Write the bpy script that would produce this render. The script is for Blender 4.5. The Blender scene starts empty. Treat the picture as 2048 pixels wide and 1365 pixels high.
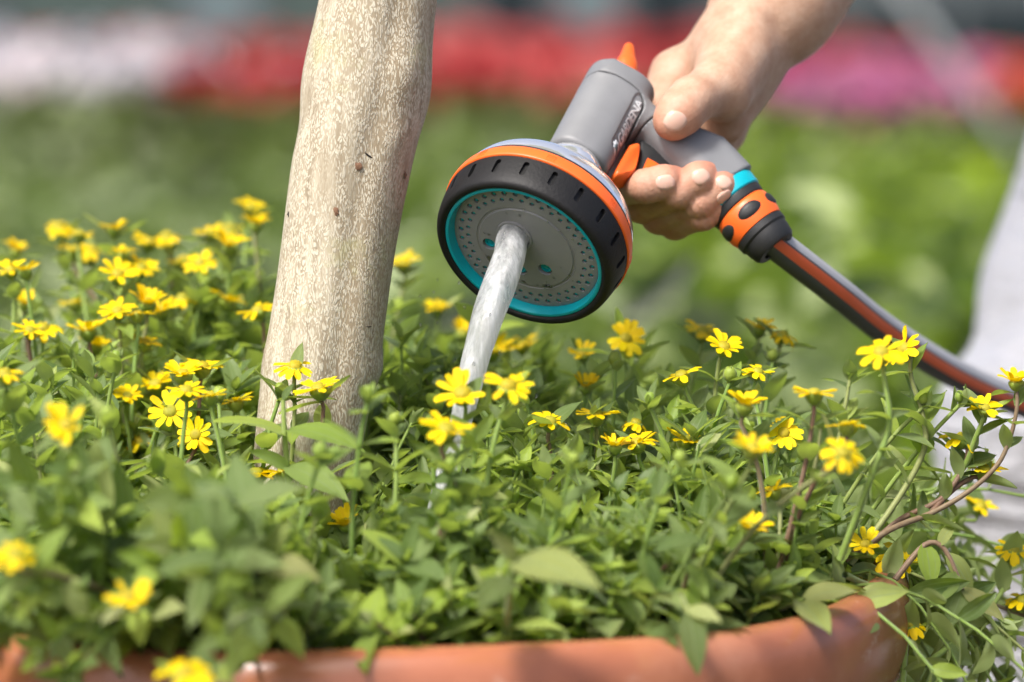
import bpy, bmesh, math, random
import numpy as np
from mathutils import Vector, Matrix, Quaternion

rng = random.Random(7)
S = bpy.context.scene
COL = S.collection
R_ = math.radians

# ------------------------------------------------------------------ camera, sky, sun, exposure
FPX = 8000.0                       # focal length in pixels of a 2048 px wide frame
HORIZON = -50.0
PITCH = math.atan((682.5 - HORIZON) / FPX)
CAM = Vector((0.0, 0.0, 0.75))
FWD = Vector((0, math.cos(PITCH), -math.sin(PITCH)))
UP = Vector((0, math.sin(PITCH), math.cos(PITCH)))
RIGHT = Vector((1, 0, 0))
cam = bpy.data.cameras.new('camera')
cam.lens = FPX / 2048 * 36.0
cam.sensor_width = 36.0
cam.clip_start = 0.05
cam.clip_end = 500
cam.dof.use_dof = True
cam.dof.focus_distance = 1.752
cam.dof.aperture_fstop = 5.0
cam.dof.aperture_blades = 0
camo = bpy.data.objects.new('camera', cam)
camo.location = CAM
camo.rotation_euler = (math.pi / 2 - PITCH, 0, 0)
COL.objects.link(camo)
S.camera = camo

SUN_EL, SUN_AZ = 55.0, -38.0        # azimuth: degrees from straight behind the camera, negative = left
sdir = Vector((math.sin(R_(SUN_AZ)) * math.cos(R_(SUN_EL)), -math.cos(R_(SUN_AZ)) * math.cos(R_(SUN_EL)), math.sin(R_(SUN_EL))))
W = bpy.data.worlds.new('World')
S.world = W
W.use_nodes = True
wn = W.node_tree.nodes
sky = wn.new('ShaderNodeTexSky')
sky.sky_type = 'NISHITA'
sky.sun_disc = False
sky.sun_elevation = R_(SUN_EL)
sky.sun_rotation = math.atan2(sdir.x, sdir.y)
sky.air_density = 0.6
sky.dust_density = 5.0
sky.ozone_density = 0.3
bg = wn['Background']
bg.inputs['Strength'].default_value = 0.14
W.node_tree.links.new(sky.outputs[0], bg.inputs[0])
sun = bpy.data.lights.new('sun', 'SUN')
sun.energy = 2.4
sun.angle = R_(11.0)
sun.color = (1.0, 0.98, 0.95)
suno = bpy.data.objects.new('sun', sun)
suno.rotation_euler = (-sdir).to_track_quat('-Z', 'Y').to_euler()
suno.location = (-2, -2, 5)
COL.objects.link(suno)
S.view_settings.view_transform = 'Standard'
S.view_settings.look = 'None'
S.view_settings.gamma = 1.0
S.view_settings.use_curve_mapping = False
S.view_settings.exposure = 0.98
S.render.engine = 'CYCLES'
S.cycles.use_denoising = True
S.cycles.max_bounces = 8
S.cycles.transparent_max_bounces = 8
S.cycles.caustics_reflective = False
S.cycles.caustics_refractive = False


def P(px, py, d):
    """point seen at pixel (px, py) of the 2048x1365 photo, d metres deep"""
    return CAM + RIGHT * ((px - 1024) / FPX * d) + UP * ((682.5 - py) / FPX * d) + FWD * d


# ------------------------------------------------------------------ materials
class NT:
    def __init__(self, name):
        self.m = bpy.data.materials.new(name)
        self.m.use_nodes = True
        self.t = self.m.node_tree
        self.b = self.t.nodes['Principled BSDF']
        self.out = self.t.nodes['Material Output']

    def n(self, typ, **kw):
        nd = self.t.nodes.new('ShaderNode' + typ)
        for k, v in kw.items():
            if isinstance(k, str) and hasattr(nd, k):
                setattr(nd, k, v)
            else:
                nd.inputs[k].default_value = v
        return nd

    def l(self, a, b):
        self.t.links.new(a, b)

    def noise(self, scale, detail=4, rough=0.55, coord='Object', stretch=None):
        tc = self.n('TexCoord')
        src = tc.outputs[coord]
        if stretch:
            mp = self.n('Mapping')
            mp.inputs['Scale'].default_value = stretch
            self.l(src, mp.inputs['Vector'])
            src = mp.outputs[0]
        nz = self.n('TexNoise')
        nz.inputs['Scale'].default_value = scale
        nz.inputs['Detail'].default_value = detail
        nz.inputs['Roughness'].default_value = rough
        self.l(src, nz.inputs['Vector'])
        return nz.outputs['Fac']

    def ramp(self, fac, stops):
        r = self.n('ValToRGB')
        el = r.color_ramp.elements
        while len(el) < len(stops):
            el.new(0.5)
        for e, (p, c) in zip(el, stops):
            e.position = p
            e.color = (*c, 1)
        self.l(fac, r.inputs[0])
        return r.outputs[0]

    def mix(self, fac, a, b, blend='MIX'):
        mx = self.n('MixRGB', blend_type=blend)
        for inp, v in zip(mx.inputs, (fac, a, b)):
            if hasattr(v, 'is_output'):
                self.l(v, inp)
            elif isinstance(v, (int, float)):
                inp.default_value = v
            else:
                inp.default_value = (*v, 1)
        return mx.outputs[0]

    def bump(self, h, strength=0.3, dist=0.001):
        bp = self.n('Bump')
        bp.inputs['Strength'].default_value = strength
        bp.inputs['Distance'].default_value = dist
        self.l(h, bp.inputs['Height'])
        self.l(bp.outputs[0], self.b.inputs['Normal'])
        return bp

    def base(self, c):
        if hasattr(c, 'is_output'):
            self.l(c, self.b.inputs['Base Color'])
        else:
            self.b.inputs['Base Color'].default_value = (*c, 1)

    def set(self, **kw):
        for k, v in kw.items():
            self.b.inputs[k.replace('_', ' ')].default_value = v
        return self


M = {}


def plastic(name, col, rough, grain=900, gs=0.12, spec=0.5, wear=0.12):
    t = NT(name)
    c2 = tuple(x * (1 - wear) for x in col)
    t.base(t.ramp(t.noise(60, 5), [(0.35, col), (0.7, c2)]))
    t.set(Roughness=rough)
    t.b.inputs['Specular IOR Level'].default_value = spec
    t.bump(t.noise(grain, 2), gs, 0.0003)
    M[name] = t.m
    return t


plastic('grey_plastic', (0.19, 0.195, 0.202), 0.5)
plastic('plate_grey', (0.23, 0.235, 0.24), 0.38, gs=0.06)
plastic('orange_plastic', (0.86, 0.135, 0.018), 0.42, gs=0.15)
plastic('black_rubber', (0.009, 0.009, 0.0095), 0.55, gs=0.5, grain=700, spec=0.28)
plastic('teal_plastic', (0.0, 0.36, 0.44), 0.33, gs=0.08)
plastic('dark_plastic', (0.02, 0.021, 0.022), 0.5, gs=0.25, spec=0.35)
plastic('hose_dark', (0.07, 0.072, 0.076), 0.5, gs=0.2)
plastic('hose_orange', (0.72, 0.125, 0.04), 0.5, gs=0.2)
plastic('hose_grey', (0.40, 0.41, 0.43), 0.5, gs=0.2)
plastic('logo_silver', (0.62, 0.64, 0.66), 0.3, gs=0.05)

t = NT('clear_plastic')
t.base((0.9, 0.92, 0.93)); t.set(Roughness=0.04, IOR=1.49)
t.b.inputs['Transmission Weight'].default_value = 0.8
t.b.inputs['Coat Weight'].default_value = 0.6
M['clear_plastic'] = t.m

t = NT('water')
nz = t.noise(380, 5, 0.65, stretch=(1, 1, 0.05))
t.base(t.ramp(nz, [(0.3, (0.66, 0.70, 0.72)), (0.5, (0.86, 0.89, 0.90)), (0.66, (0.95, 0.96, 0.97))]))
t.set(Roughness=0.22, IOR=1.33)
t.b.inputs['Transmission Weight'].default_value = 0.5
t.b.inputs['Subsurface Weight'].default_value = 0.4
t.b.inputs['Subsurface Radius'].default_value = (0.01, 0.01, 0.01)
bpw = t.bump(nz, 0.8, 0.0014)
gl = t.n('BsdfGlass'); gl.inputs['IOR'].default_value = 1.2; gl.inputs['Roughness'].default_value = 0.08
t.l(bpw.outputs[0], gl.inputs['Normal'])
fz = t.mix(0.5, t.ramp(t.noise(90, 5, 0.7, stretch=(1, 1, 0.12)), [(0.36, (0.28, 0.28, 0.28)), (0.62, (0.85, 0.85, 0.85))]), t.ramp(t.noise(700, 3, 0.6, stretch=(1, 1, 0.12)), [(0.35, (0.6, 0.6, 0.6)), (0.6, (1, 1, 1))]), 'MULTIPLY')
ms = t.n('MixShader'); t.l(fz, ms.inputs[0]); t.l(gl.outputs[0], ms.inputs[1]); t.l(t.b.outputs[0], ms.inputs[2]); 
df = t.n('BsdfDiffuse'); t.l(t.b.inputs['Base Color'].links[0].from_socket, df.inputs['Color']); t.l(bpw.outputs[0], df.inputs['Normal'])
tl = t.n('BsdfTranslucent'); tl.inputs['Color'].default_value = (0.95, 0.97, 0.98, 1)
m1 = t.n('MixShader'); m1.inputs[0].default_value = 0.5; t.l(df.outputs[0], m1.inputs[1]); t.l(tl.outputs[0], m1.inputs[2])
gs_ = t.n('BsdfGlossy'); gs_.inputs['Roughness'].default_value = 0.12; t.l(bpw.outputs[0], gs_.inputs['Normal'])
m2 = t.n('MixShader'); m2.inputs[0].default_value = 0.07; t.l(m1.outputs[0], m2.inputs[1]); t.l(gs_.outputs[0], m2.inputs[2])
t.l(m2.outputs[0], ms.inputs[2])
t.l(ms.outputs[0], t.out.inputs['Surface'])
M['water'] = t.m

t = NT('droplet')
gl = t.n('BsdfGlossy'); gl.inputs['Roughness'].default_value = 0.03
tp = t.n('BsdfTransparent'); tp.inputs['Color'].default_value = (0.93, 0.94, 0.95, 1)
fz = t.n('Fresnel'); fz.inputs['IOR'].default_value = 1.45
ms = t.n('MixShader'); t.l(fz.outputs[0], ms.inputs[0]); t.l(tp.outputs[0], ms.inputs[1]); t.l(gl.outputs[0], ms.inputs[2]); t.l(ms.outputs[0], t.out.inputs['Surface'])
M['droplet'] = t.m

# bark: pale, with lengthwise streaks and small raised flecks
t = NT('bark')
tc = t.n('TexCoord')
mp = t.n('Mapping'); mp.inputs['Scale'].default_value = (1, 1, 0.32)
t.l(tc.outputs['Object'], mp.inputs['Vector'])
vo = t.n('TexVoronoi'); vo.inputs['Scale'].default_value = 1350; vo.inputs['Randomness'].default_value = 1.0
nzw = t.n('TexNoise'); nzw.inputs['Scale'].default_value = 300
t.l(mp.outputs[0], nzw.inputs['Vector'])
vm = t.n('VectorMath', operation='MULTIPLY_ADD')
vm.inputs[1].default_value = (0.004, 0.004, 0.004)
t.l(nzw.outputs['Color'], vm.inputs[0]); t.l(mp.outputs[0], vm.inputs[2]); t.l(vm.outputs[0], vo.inputs['Vector'])
streak = t.noise(210, 6, 0.65, stretch=(1, 1, 0.07))
patch = t.noise(26, 4, 0.6, stretch=(1, 1, 0.35))
basec = t.ramp(streak, [(0.30, (0.185, 0.145, 0.092)), (0.5, (0.335, 0.285, 0.20)), (0.70, (0.50, 0.45, 0.345))])
basec = t.mix(t.ramp(patch, [(0.42, (0, 0, 0)), (0.66, (0.75, 0.75, 0.75))]), basec, (0.255, 0.205, 0.13))
fl = t.ramp(vo.outputs['Distance'], [(0.30, (0.8, 0.8, 0.8)), (0.60, (0, 0, 0))])
keep = t.ramp(t.noise(55, 3, 0.6, stretch=(1, 1, 0.4)), [(0.30, (0, 0, 0)), (0.46, (1, 1, 1))])
flm = t.mix(1.0, fl, keep, 'MULTIPLY')
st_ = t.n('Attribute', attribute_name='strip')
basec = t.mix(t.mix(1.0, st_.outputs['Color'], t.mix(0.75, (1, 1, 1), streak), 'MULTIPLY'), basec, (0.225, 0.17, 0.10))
basec = t.mix(flm, basec, (0.58, 0.545, 0.435))
moss = t.ramp(t.noise(34, 6, 0.7), [(0.55, (0, 0, 0)), (0.72, (0.5, 0.5, 0.5))])
basec = t.mix(moss, basec, (0.34, 0.34, 0.13))
t.base(basec); t.set(Roughness=0.82)
hh = t.mix(0.5, streak, flm, 'ADD')
t.bump(hh, 0.45, 0.0008)
M['bark'] = t.m
plastic('scar', (0.17, 0.09, 0.05), 0.9, grain=500, gs=0.8)
plastic('pale_scar', (0.66, 0.60, 0.46), 0.9, grain=420, gs=1.0)
plastic('crack', (0.02, 0.015, 0.01), 0.9)

t = NT('terracotta')
c = t.ramp(t.noise(14, 6, 0.6), [(0.3, (0.28, 0.092, 0.046)), (0.55, (0.37, 0.132, 0.068)), (0.75, (0.44, 0.185, 0.108))])
salt = t.ramp(t.noise(38, 7, 0.72, stretch=(1, 1, 2.2)), [(0.58, (0, 0, 0)), (0.74, (0.5, 0.5, 0.5))])
c = t.mix(salt, c, (0.62, 0.45, 0.36))
dirt = t.ramp(t.noise(90, 5, 0.7), [(0.66, (0, 0, 0)), (0.8, (0.6, 0.6, 0.6))])
c = t.mix(dirt, c, (0.20, 0.08, 0.045))
t.base(c); t.set(Roughness=0.27)
t.bump(t.noise(240, 5), 0.2, 0.0008)
M['terracotta'] = t.m

t = NT('soil')
t.base(t.ramp(t.noise(120, 6, 0.7), [(0.3, (0.012, 0.009, 0.006)), (0.7, (0.06, 0.043, 0.03))]))
t.set(Roughness=0.75); t.bump(t.noise(150, 6, 0.7), 1.0, 0.006)
M['soil'] = t.m

t = NT('ground')
t.base(t.ramp(t.noise(3, 8, 0.7), [(0.3, (0.05, 0.045, 0.035)), (0.7, (0.12, 0.105, 0.085))]))
t.set(Roughness=0.9); t.bump(t.noise(60, 6, 0.7), 0.6, 0.01)
M['ground'] = t.m


def leaf_mat(name, stops, under, rough=0.5, veins=True, trans=0.3, tcol=(0.32, 0.5, 0.06), sheen=0.25, mottle=0.22, spec=0.28):
    """leaf blade: tint varies by object and by the per-leaf attribute 'rnd'; veins run in the blade's own uv"""
    t = NT(name)
    at = t.n('Attribute', attribute_name='rnd')
    oi = t.n('ObjectInfo')
    ad = t.n('Math', operation='ADD'); t.l(at.outputs['Fac'], ad.inputs[0]); t.l(oi.outputs['Random'], ad.inputs[1])
    fr = t.n('Math', operation='FRACT'); t.l(ad.outputs[0], fr.inputs[0])
    c = t.ramp(fr.outputs[0], stops)
    uv = t.n('UVMap')
    if veins:
        sp = t.n('SeparateXYZ'); t.l(uv.outputs[0], sp.inputs[0])
        # u across -> |u-0.5|; three near-parallel veins that curve to the tip
        sb = t.n('Math', operation='SUBTRACT'); t.l(sp.outputs[0], sb.inputs[0]); sb.inputs[1].default_value = 0.5
        ab = t.n('Math', operation='ABSOLUTE'); t.l(sb.outputs[0], ab.inputs[0])
        r1 = t.ramp(ab.outputs[0], [(0.0, (1, 1, 1)), (0.045, (0, 0, 0))])
        s2 = t.n('Math', operation='SUBTRACT'); t.l(ab.outputs[0], s2.inputs[0]); s2.inputs[1].default_value = 0.27
        a2 = t.n('Math', operation='ABSOLUTE'); t.l(s2.outputs[0], a2.inputs[0])
        r2 = t.ramp(a2.outputs[0], [(0.0, (0.6, 0.6, 0.6)), (0.035, (0, 0, 0))])
        vv = t.mix(1.0, r1, r2, 'LIGHTEN')
        c = t.mix(t.mix(1.0, vv, (0.7, 0.7, 0.7), 'MULTIPLY'), c, (0.24, 0.32, 0.14))
    mot = t.noise(300, 3, 0.6)
    c = t.mix(mottle, c, t.ramp(mot, [(0.3, (0.02, 0.03, 0.015)), (0.7, (0.22, 0.26, 0.18))]))
    geo = t.n('NewGeometry')
    c = t.mix(geo.outputs['Backfacing'], c, under)
    t.base(c); t.set(Roughness=rough)
    t.b.inputs['Specular IOR Level'].default_value = spec
    t.b.inputs['Sheen Weight'].default_value = sheen
    t.b.inputs['Sheen Roughness'].default_value = 0.4
    t.bump(mot, 0.35, 0.0006)
    tr = t.n('BsdfTranslucent')
    t.l(t.mix(0.6, c, tcol), tr.inputs['Color'])
    ms = t.n('MixShader'); ms.inputs[0].default_value = trans
    t.l(t.b.outputs[0], ms.inputs[1]); t.l(tr.outputs[0], ms.inputs[2]); t.l(ms.outputs[0], t.out.inputs['Surface'])
    M[name] = t.m


leaf_mat('leaf', [(0.0, (0.07, 0.125, 0.024)), (0.3, (0.13, 0.20, 0.048)), (0.58, (0.205, 0.275, 0.095)), (0.78, (0.24, 0.36, 0.038)), (0.92, (0.37, 0.48, 0.06)), (1.0, (0.40, 0.43, 0.20))], (0.28, 0.35, 0.14), trans=0.44, tcol=(0.50, 0.68, 0.02), sheen=0.12, mottle=0.12, spec=0.35)
leaf_mat('stem_green', [(0.0, (0.20, 0.33, 0.05)), (0.7, (0.27, 0.38, 0.07)), (1.0, (0.27, 0.27, 0.10))], (0.1, 0.15, 0.05), veins=False, trans=0.1)
leaf_mat('stem_brown', [(0.0, (0.16, 0.075, 0.045)), (0.6, (0.21, 0.11, 0.07)), (1.0, (0.19, 0.14, 0.07))], (0.15, 0.08, 0.05), veins=False, trans=0.05)
leaf_mat('bg_leaf', [(0.0, (0.01, 0.022, 0.003)), (0.3, (0.055, 0.10, 0.008)), (0.6, (0.19, 0.29, 0.004)), (0.78, (0.25, 0.35, 0.006)), (0.82, (0.38, 0.45, 0.20))], (0.22, 0.32, 0.05), rough=0.3, mottle=0.0, veins=False, trans=0.35, tcol=(0.36, 0.52, 0.03), sheen=0.1)  # palest tint stands in for bright glints on glossy leaves
leaf_mat('bg_leaf_dark', [(0.0, (0.006, 0.012, 0.003)), (0.3, (0.03, 0.052, 0.01)), (0.6, (0.09, 0.135, 0.016)), (0.76, (0.125, 0.18, 0.02)), (0.80, (0.30, 0.36, 0.19))], (0.15, 0.22, 0.06), rough=0.3, mottle=0.0, veins=False, trans=0.28, tcol=(0.26, 0.38, 0.05), sheen=0.1)  # last pale stop paints leaf highlights into the colour
leaf_mat('bud_green', [(0.0, (0.24, 0.36, 0.03)), (1.0, (0.34, 0.43, 0.04))], (0.2, 0.26, 0.04), veins=False, trans=0.2)
leaf_mat('petal', [(0.0, (0.88, 0.67, 0.0)), (0.6, (0.86, 0.59, 0.0)), (1.0, (0.90, 0.72, 0.0))], (0.82, 0.52, 0.0), rough=0.5, veins=False, trans=0.35, tcol=(0.95, 0.70, 0.0), sheen=0.0, mottle=0.0)
leaf_mat('disc', [(0.0, (0.42, 0.33, 0.01)), (1.0, (0.33, 0.32, 0.02))], (0.4, 0.36, 0.02), rough=0.6, veins=False, trans=0.1, sheen=0, mottle=0.05)
leaf_mat('dry_leaf', [(0.0, (0.10, 0.055, 0.03)), (1.0, (0.17, 0.11, 0.065))], (0.13, 0.08, 0.05), veins=False, trans=0.1)
leaf_mat('yellow_leaf', [(0.0, (0.24, 0.30, 0.05)), (1.0, (0.30, 0.30, 0.09))], (0.26, 0.30, 0.10), trans=0.3)
for nm, st in (('red_flowers', [(0.0, (0.28, 0.012, 0.015)), (0.5, (0.40, 0.035, 0.035)), (1.0, (0.42, 0.12, 0.11))]),
               ('deep_red_flowers', [(0.0, (0.20, 0.005, 0.008)), (0.6, (0.32, 0.010, 0.014)), (1.0, (0.38, 0.05, 0.04))]),
               ('orange_red_flowers', [(0.0, (0.48, 0.02, 0.008)), (0.6, (0.50, 0.055, 0.02)), (1.0, (0.34, 0.12, 0.05))]),
               ('white_flowers', [(0.0, (0.52, 0.50, 0.53)), (0.6, (0.58, 0.55, 0.57)), (1.0, (0.50, 0.36, 0.38))]),
               ('pink_flowers', [(0.0, (0.36, 0.06, 0.14)), (0.5, (0.32, 0.09, 0.22)), (1.0, (0.40, 0.18, 0.24))])):
    leaf_mat(nm, st, st[1][1], veins=False, trans=0.25, tcol=st[1][1], sheen=0.0, mottle=0.05)

t = NT('skin')
at = t.n('Attribute', attribute_name='flush')
c = t.ramp(t.noise(120, 6, 0.7), [(0.3, (0.40, 0.23, 0.15)), (0.5, (0.47, 0.295, 0.20)), (0.7, (0.53, 0.36, 0.26))])
c = t.mix(at.outputs['Fac'], c, (0.47, 0.165, 0.105))
t.base(c); t.set(Roughness=0.52)
t.b.inputs['Specular IOR Level'].default_value = 0.35
t.b.inputs['Subsurface Weight'].default_value = 0.1
t.b.inputs['Subsurface Radius'].default_value = (0.006, 0.0025, 0.0014)
t.b.inputs['Subsurface Scale'].default_value = 1.0
hb = t.mix(0.5, t.noise(700, 4, 0.6), t.noise(180, 4, 0.6, stretch=(1, 1, 2)), 'ADD')
t.bump(hb, 0.4, 0.0008)
M['skin'] = t.m
t = NT('nail'); t.base((0.60, 0.385, 0.30)); t.set(Roughness=0.25); t.b.inputs['Subsurface Weight'].default_value = 0.2
t.b.inputs['Subsurface Radius'].default_value = (0.003, 0.001, 0.001); M['nail'] = t.m
t = NT('trousers'); t.base(t.ramp(t.noise(9, 6, 0.6), [(0.3, (0.70, 0.72, 0.745)), (0.7, (0.80, 0.81, 0.825))])); t.set(Roughness=0.9)
t.bump(t.noise(26, 4, 0.5, stretch=(1, 1, 2.6)), 0.8, 0.02); M['trousers'] = t.m
t = NT('shirt'); t.base((0.78, 0.78, 0.77)); t.set(Roughness=0.9); t.bump(t.noise(22, 4), 0.6, 0.02); M['shirt'] = t.m
plastic('hair', (0.06, 0.035, 0.02), 0.6); plastic('shoe', (0.09, 0.09, 0.095), 0.7)
plastic('panel_teal', (0.060, 0.085, 0.078), 0.8, spec=0.15); plastic('panel_dark', (0.014, 0.022, 0.026), 0.8, spec=0.15)
plastic('panel_pale', (0.12, 0.16, 0.17), 0.8, spec=0.15); plastic('metal_pale', (0.30, 0.32, 0.33), 0.5)
plastic('rail_grey', (0.075, 0.09, 0.095), 0.7, spec=0.2)


# ------------------------------------------------------------------ object helpers
def mesh(name, verts, faces, mat=None, smooth=True, uvs=None, attr=None):
    me = bpy.data.meshes.new(name)
    me.from_pydata([tuple(v) for v in verts], [], [tuple(int(i) for i in f) for f in faces])
    if smooth:
        me.polygons.foreach_set('use_smooth', [True] * len(me.polygons))
    if mat:
        for m_ in (mat if isinstance(mat, (list, tuple)) else [mat]):
            me.materials.append(M[m_])
    if uvs is not None:
        ul = me.uv_layers.new(name='UVMap')
        idx = np.empty(len(me.loops), dtype=np.int32); me.loops.foreach_get('vertex_index', idx)
        ul.data.foreach_set('uv', np.asarray(uvs, dtype=np.float32)[idx].ravel())
    if attr is not None:
        for k, v in attr.items():
            a = me.attributes.new(k, 'FLOAT', 'POINT'); a.data.foreach_set('value', np.asarray(v, dtype=np.float32))
    me.update()
    return me


def obj(name, me, parent=None, mw=None, loc=None):
    o = bpy.data.objects.new(name, me)
    COL.objects.link(o)
    if parent is not None:
        o.parent = parent
    if mw is not None:
        o.matrix_local = mw
    if loc is not None:
        o.location = loc
    return o


def tag(o, label=None, cat=None, group=None, kind=None):
    for k, v in (('label', label), ('category', cat), ('group', group), ('kind', kind)):
        if v:
            o[k] = v
    return o


def thing(name, label, cat, mw=None, group=None, loc=None):
    return tag(obj(name, None, None, mw, loc), label, cat, group)


def lathe(profile, n=96, close=False, axis='z'):
    vs, fs = [], []
    k = len(profile)
    for i in range(n):
        a = 2 * math.pi * i / n
        for r, z in profile:
            vs.append((r * math.cos(a), r * math.sin(a), z))
    for i in range(n):
        j = (i + 1) % n
        for q in range(k - 1 if not close else k):
            q2 = (q + 1) % k
            fs.append((i * k + q, j * k + q, j * k + q2, i * k + q2))
    return vs, fs


def smooth_profile(pts, sub=4):
    out = []
    n = len(pts)
    for i in range(n - 1):
        p0, p1, p2, p3 = pts[max(i - 1, 0)], pts[i], pts[i + 1], pts[min(i + 2, n - 1)]
        for s in range(sub):
            t = s / sub
            out.append(tuple(0.5 * ((2 * b) + (-a + c) * t + (2 * a - 5 * b + 4 * c - d) * t * t + (-a + 3 * b - 3 * c + d) * t ** 3)
                             for a, b, c, d in zip(p0, p1, p2, p3)))
    out.append(tuple(pts[-1]))
    return out


def tube(pts, radii, n=8, caps=True):
    """swept tube along 3D points; returns verts, faces, per-vertex (u around, v along)"""
    pts = [Vector(p) for p in pts]
    k = len(pts)
    if not hasattr(radii, '__len__'):
        radii = [radii] * k
    vs, fs, uv = [], [], []
    nrm = None
    for i in range(k):
        tg = (pts[min(i + 1, k - 1)] - pts[max(i - 1, 0)]).normalized()
        if nrm is None:
            nrm = tg.orthogonal().normalized()
        nrm = (nrm - tg * nrm.dot(tg)).normalized()
        bn = tg.cross(nrm)
        for j in range(n):
            a = 2 * math.pi * j / n
            vs.append(pts[i] + (nrm * math.cos(a) + bn * math.sin(a)) * radii[i]); uv.append((j / n, i / (k - 1)))
    for i in range(k - 1):
        for j in range(n):
            j2 = (j + 1) % n
            fs.append((i * n + j, i * n + j2, (i + 1) * n + j2, (i + 1) * n + j))
    if caps:
        fs.append(tuple(reversed(range(n)))); fs.append(tuple(range((k - 1) * n, k * n)))
    return vs, fs, uv


def boxmesh(lo, hi):
    x0, y0, z0 = lo; x1, y1, z1 = hi
    v = [(x0, y0, z0), (x1, y0, z0), (x1, y1, z0), (x0, y1, z0), (x0, y0, z1), (x1, y0, z1), (x1, y1, z1), (x0, y1, z1)]
    f = [(0, 3, 2, 1), (4, 5, 6, 7), (0, 1, 5, 4), (1, 2, 6, 5), (2, 3, 7, 6), (3, 0, 4, 7)]
    return v, f


def join(parts):
    V, F = [], []
    for v, f in parts:
        o = len(V); V += [tuple(p) for p in v]; F += [tuple(i + o for i in q) for q in f]
    return V, F


def boolean(me, cut, op='DIFFERENCE'):
    a = bpy.data.objects.new('tmp_a', me); b = bpy.data.objects.new('tmp_b', cut)
    COL.objects.link(a); COL.objects.link(b)
    m = a.modifiers.new('b', 'BOOLEAN'); m.object = b; m.operation = op; m.solver = 'EXACT'
    dg = bpy.context.evaluated_depsgraph_get()
    r = bpy.data.meshes.new_from_object(a.evaluated_get(dg))
    bpy.data.objects.remove(a); bpy.data.objects.remove(b)
    return r


def sharp(me, deg=35):
    """smooth shading that breaks at edges sharper than deg"""
    me.polygons.foreach_set('use_smooth', [True] * len(me.polygons))
    bm = bmesh.new(); bm.from_mesh(me)
    for e in bm.edges:
        e.smooth = not (len(e.link_faces) == 2 and e.calc_face_angle(0) > R_(deg))
    bm.to_mesh(me); bm.free()
    return me


# ------------------------------------------------------------------ signed distance modelling
def smin(a, b, k):
    if k <= 0:
        return np.minimum(a, b)
    h = np.maximum(k - np.abs(a - b), 0) / k
    return np.minimum(a, b) - h * h * k * 0.25


def smax(a, b, k):
    return -smin(-a, -b, k)


def cone_d(p, a, b, r1, r2):
    a = np.asarray(a, dtype=np.float32); b = np.asarray(b, dtype=np.float32)
    ba = b - a
    x, y, z = p[0] - a[0], p[1] - a[1], p[2] - a[2]
    t = np.clip((x * ba[0] + y * ba[1] + z * ba[2]) / max(float(ba @ ba), 1e-12), 0, 1)
    return np.sqrt((x - ba[0] * t) ** 2 + (y - ba[1] * t) ** 2 + (z - ba[2] * t) ** 2) - (r1 + (r2 - r1) * t)


def chain_d(p, pts, k):
    """pts: [(point, radius), ...] joined by tapered capsules"""
    d = None
    for (a, r1), (b, r2) in zip(pts[:-1], pts[1:]):
        q = cone_d(p, a, b, r1, r2)
        d = q if d is None else smin(d, q, k)
    return d


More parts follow.
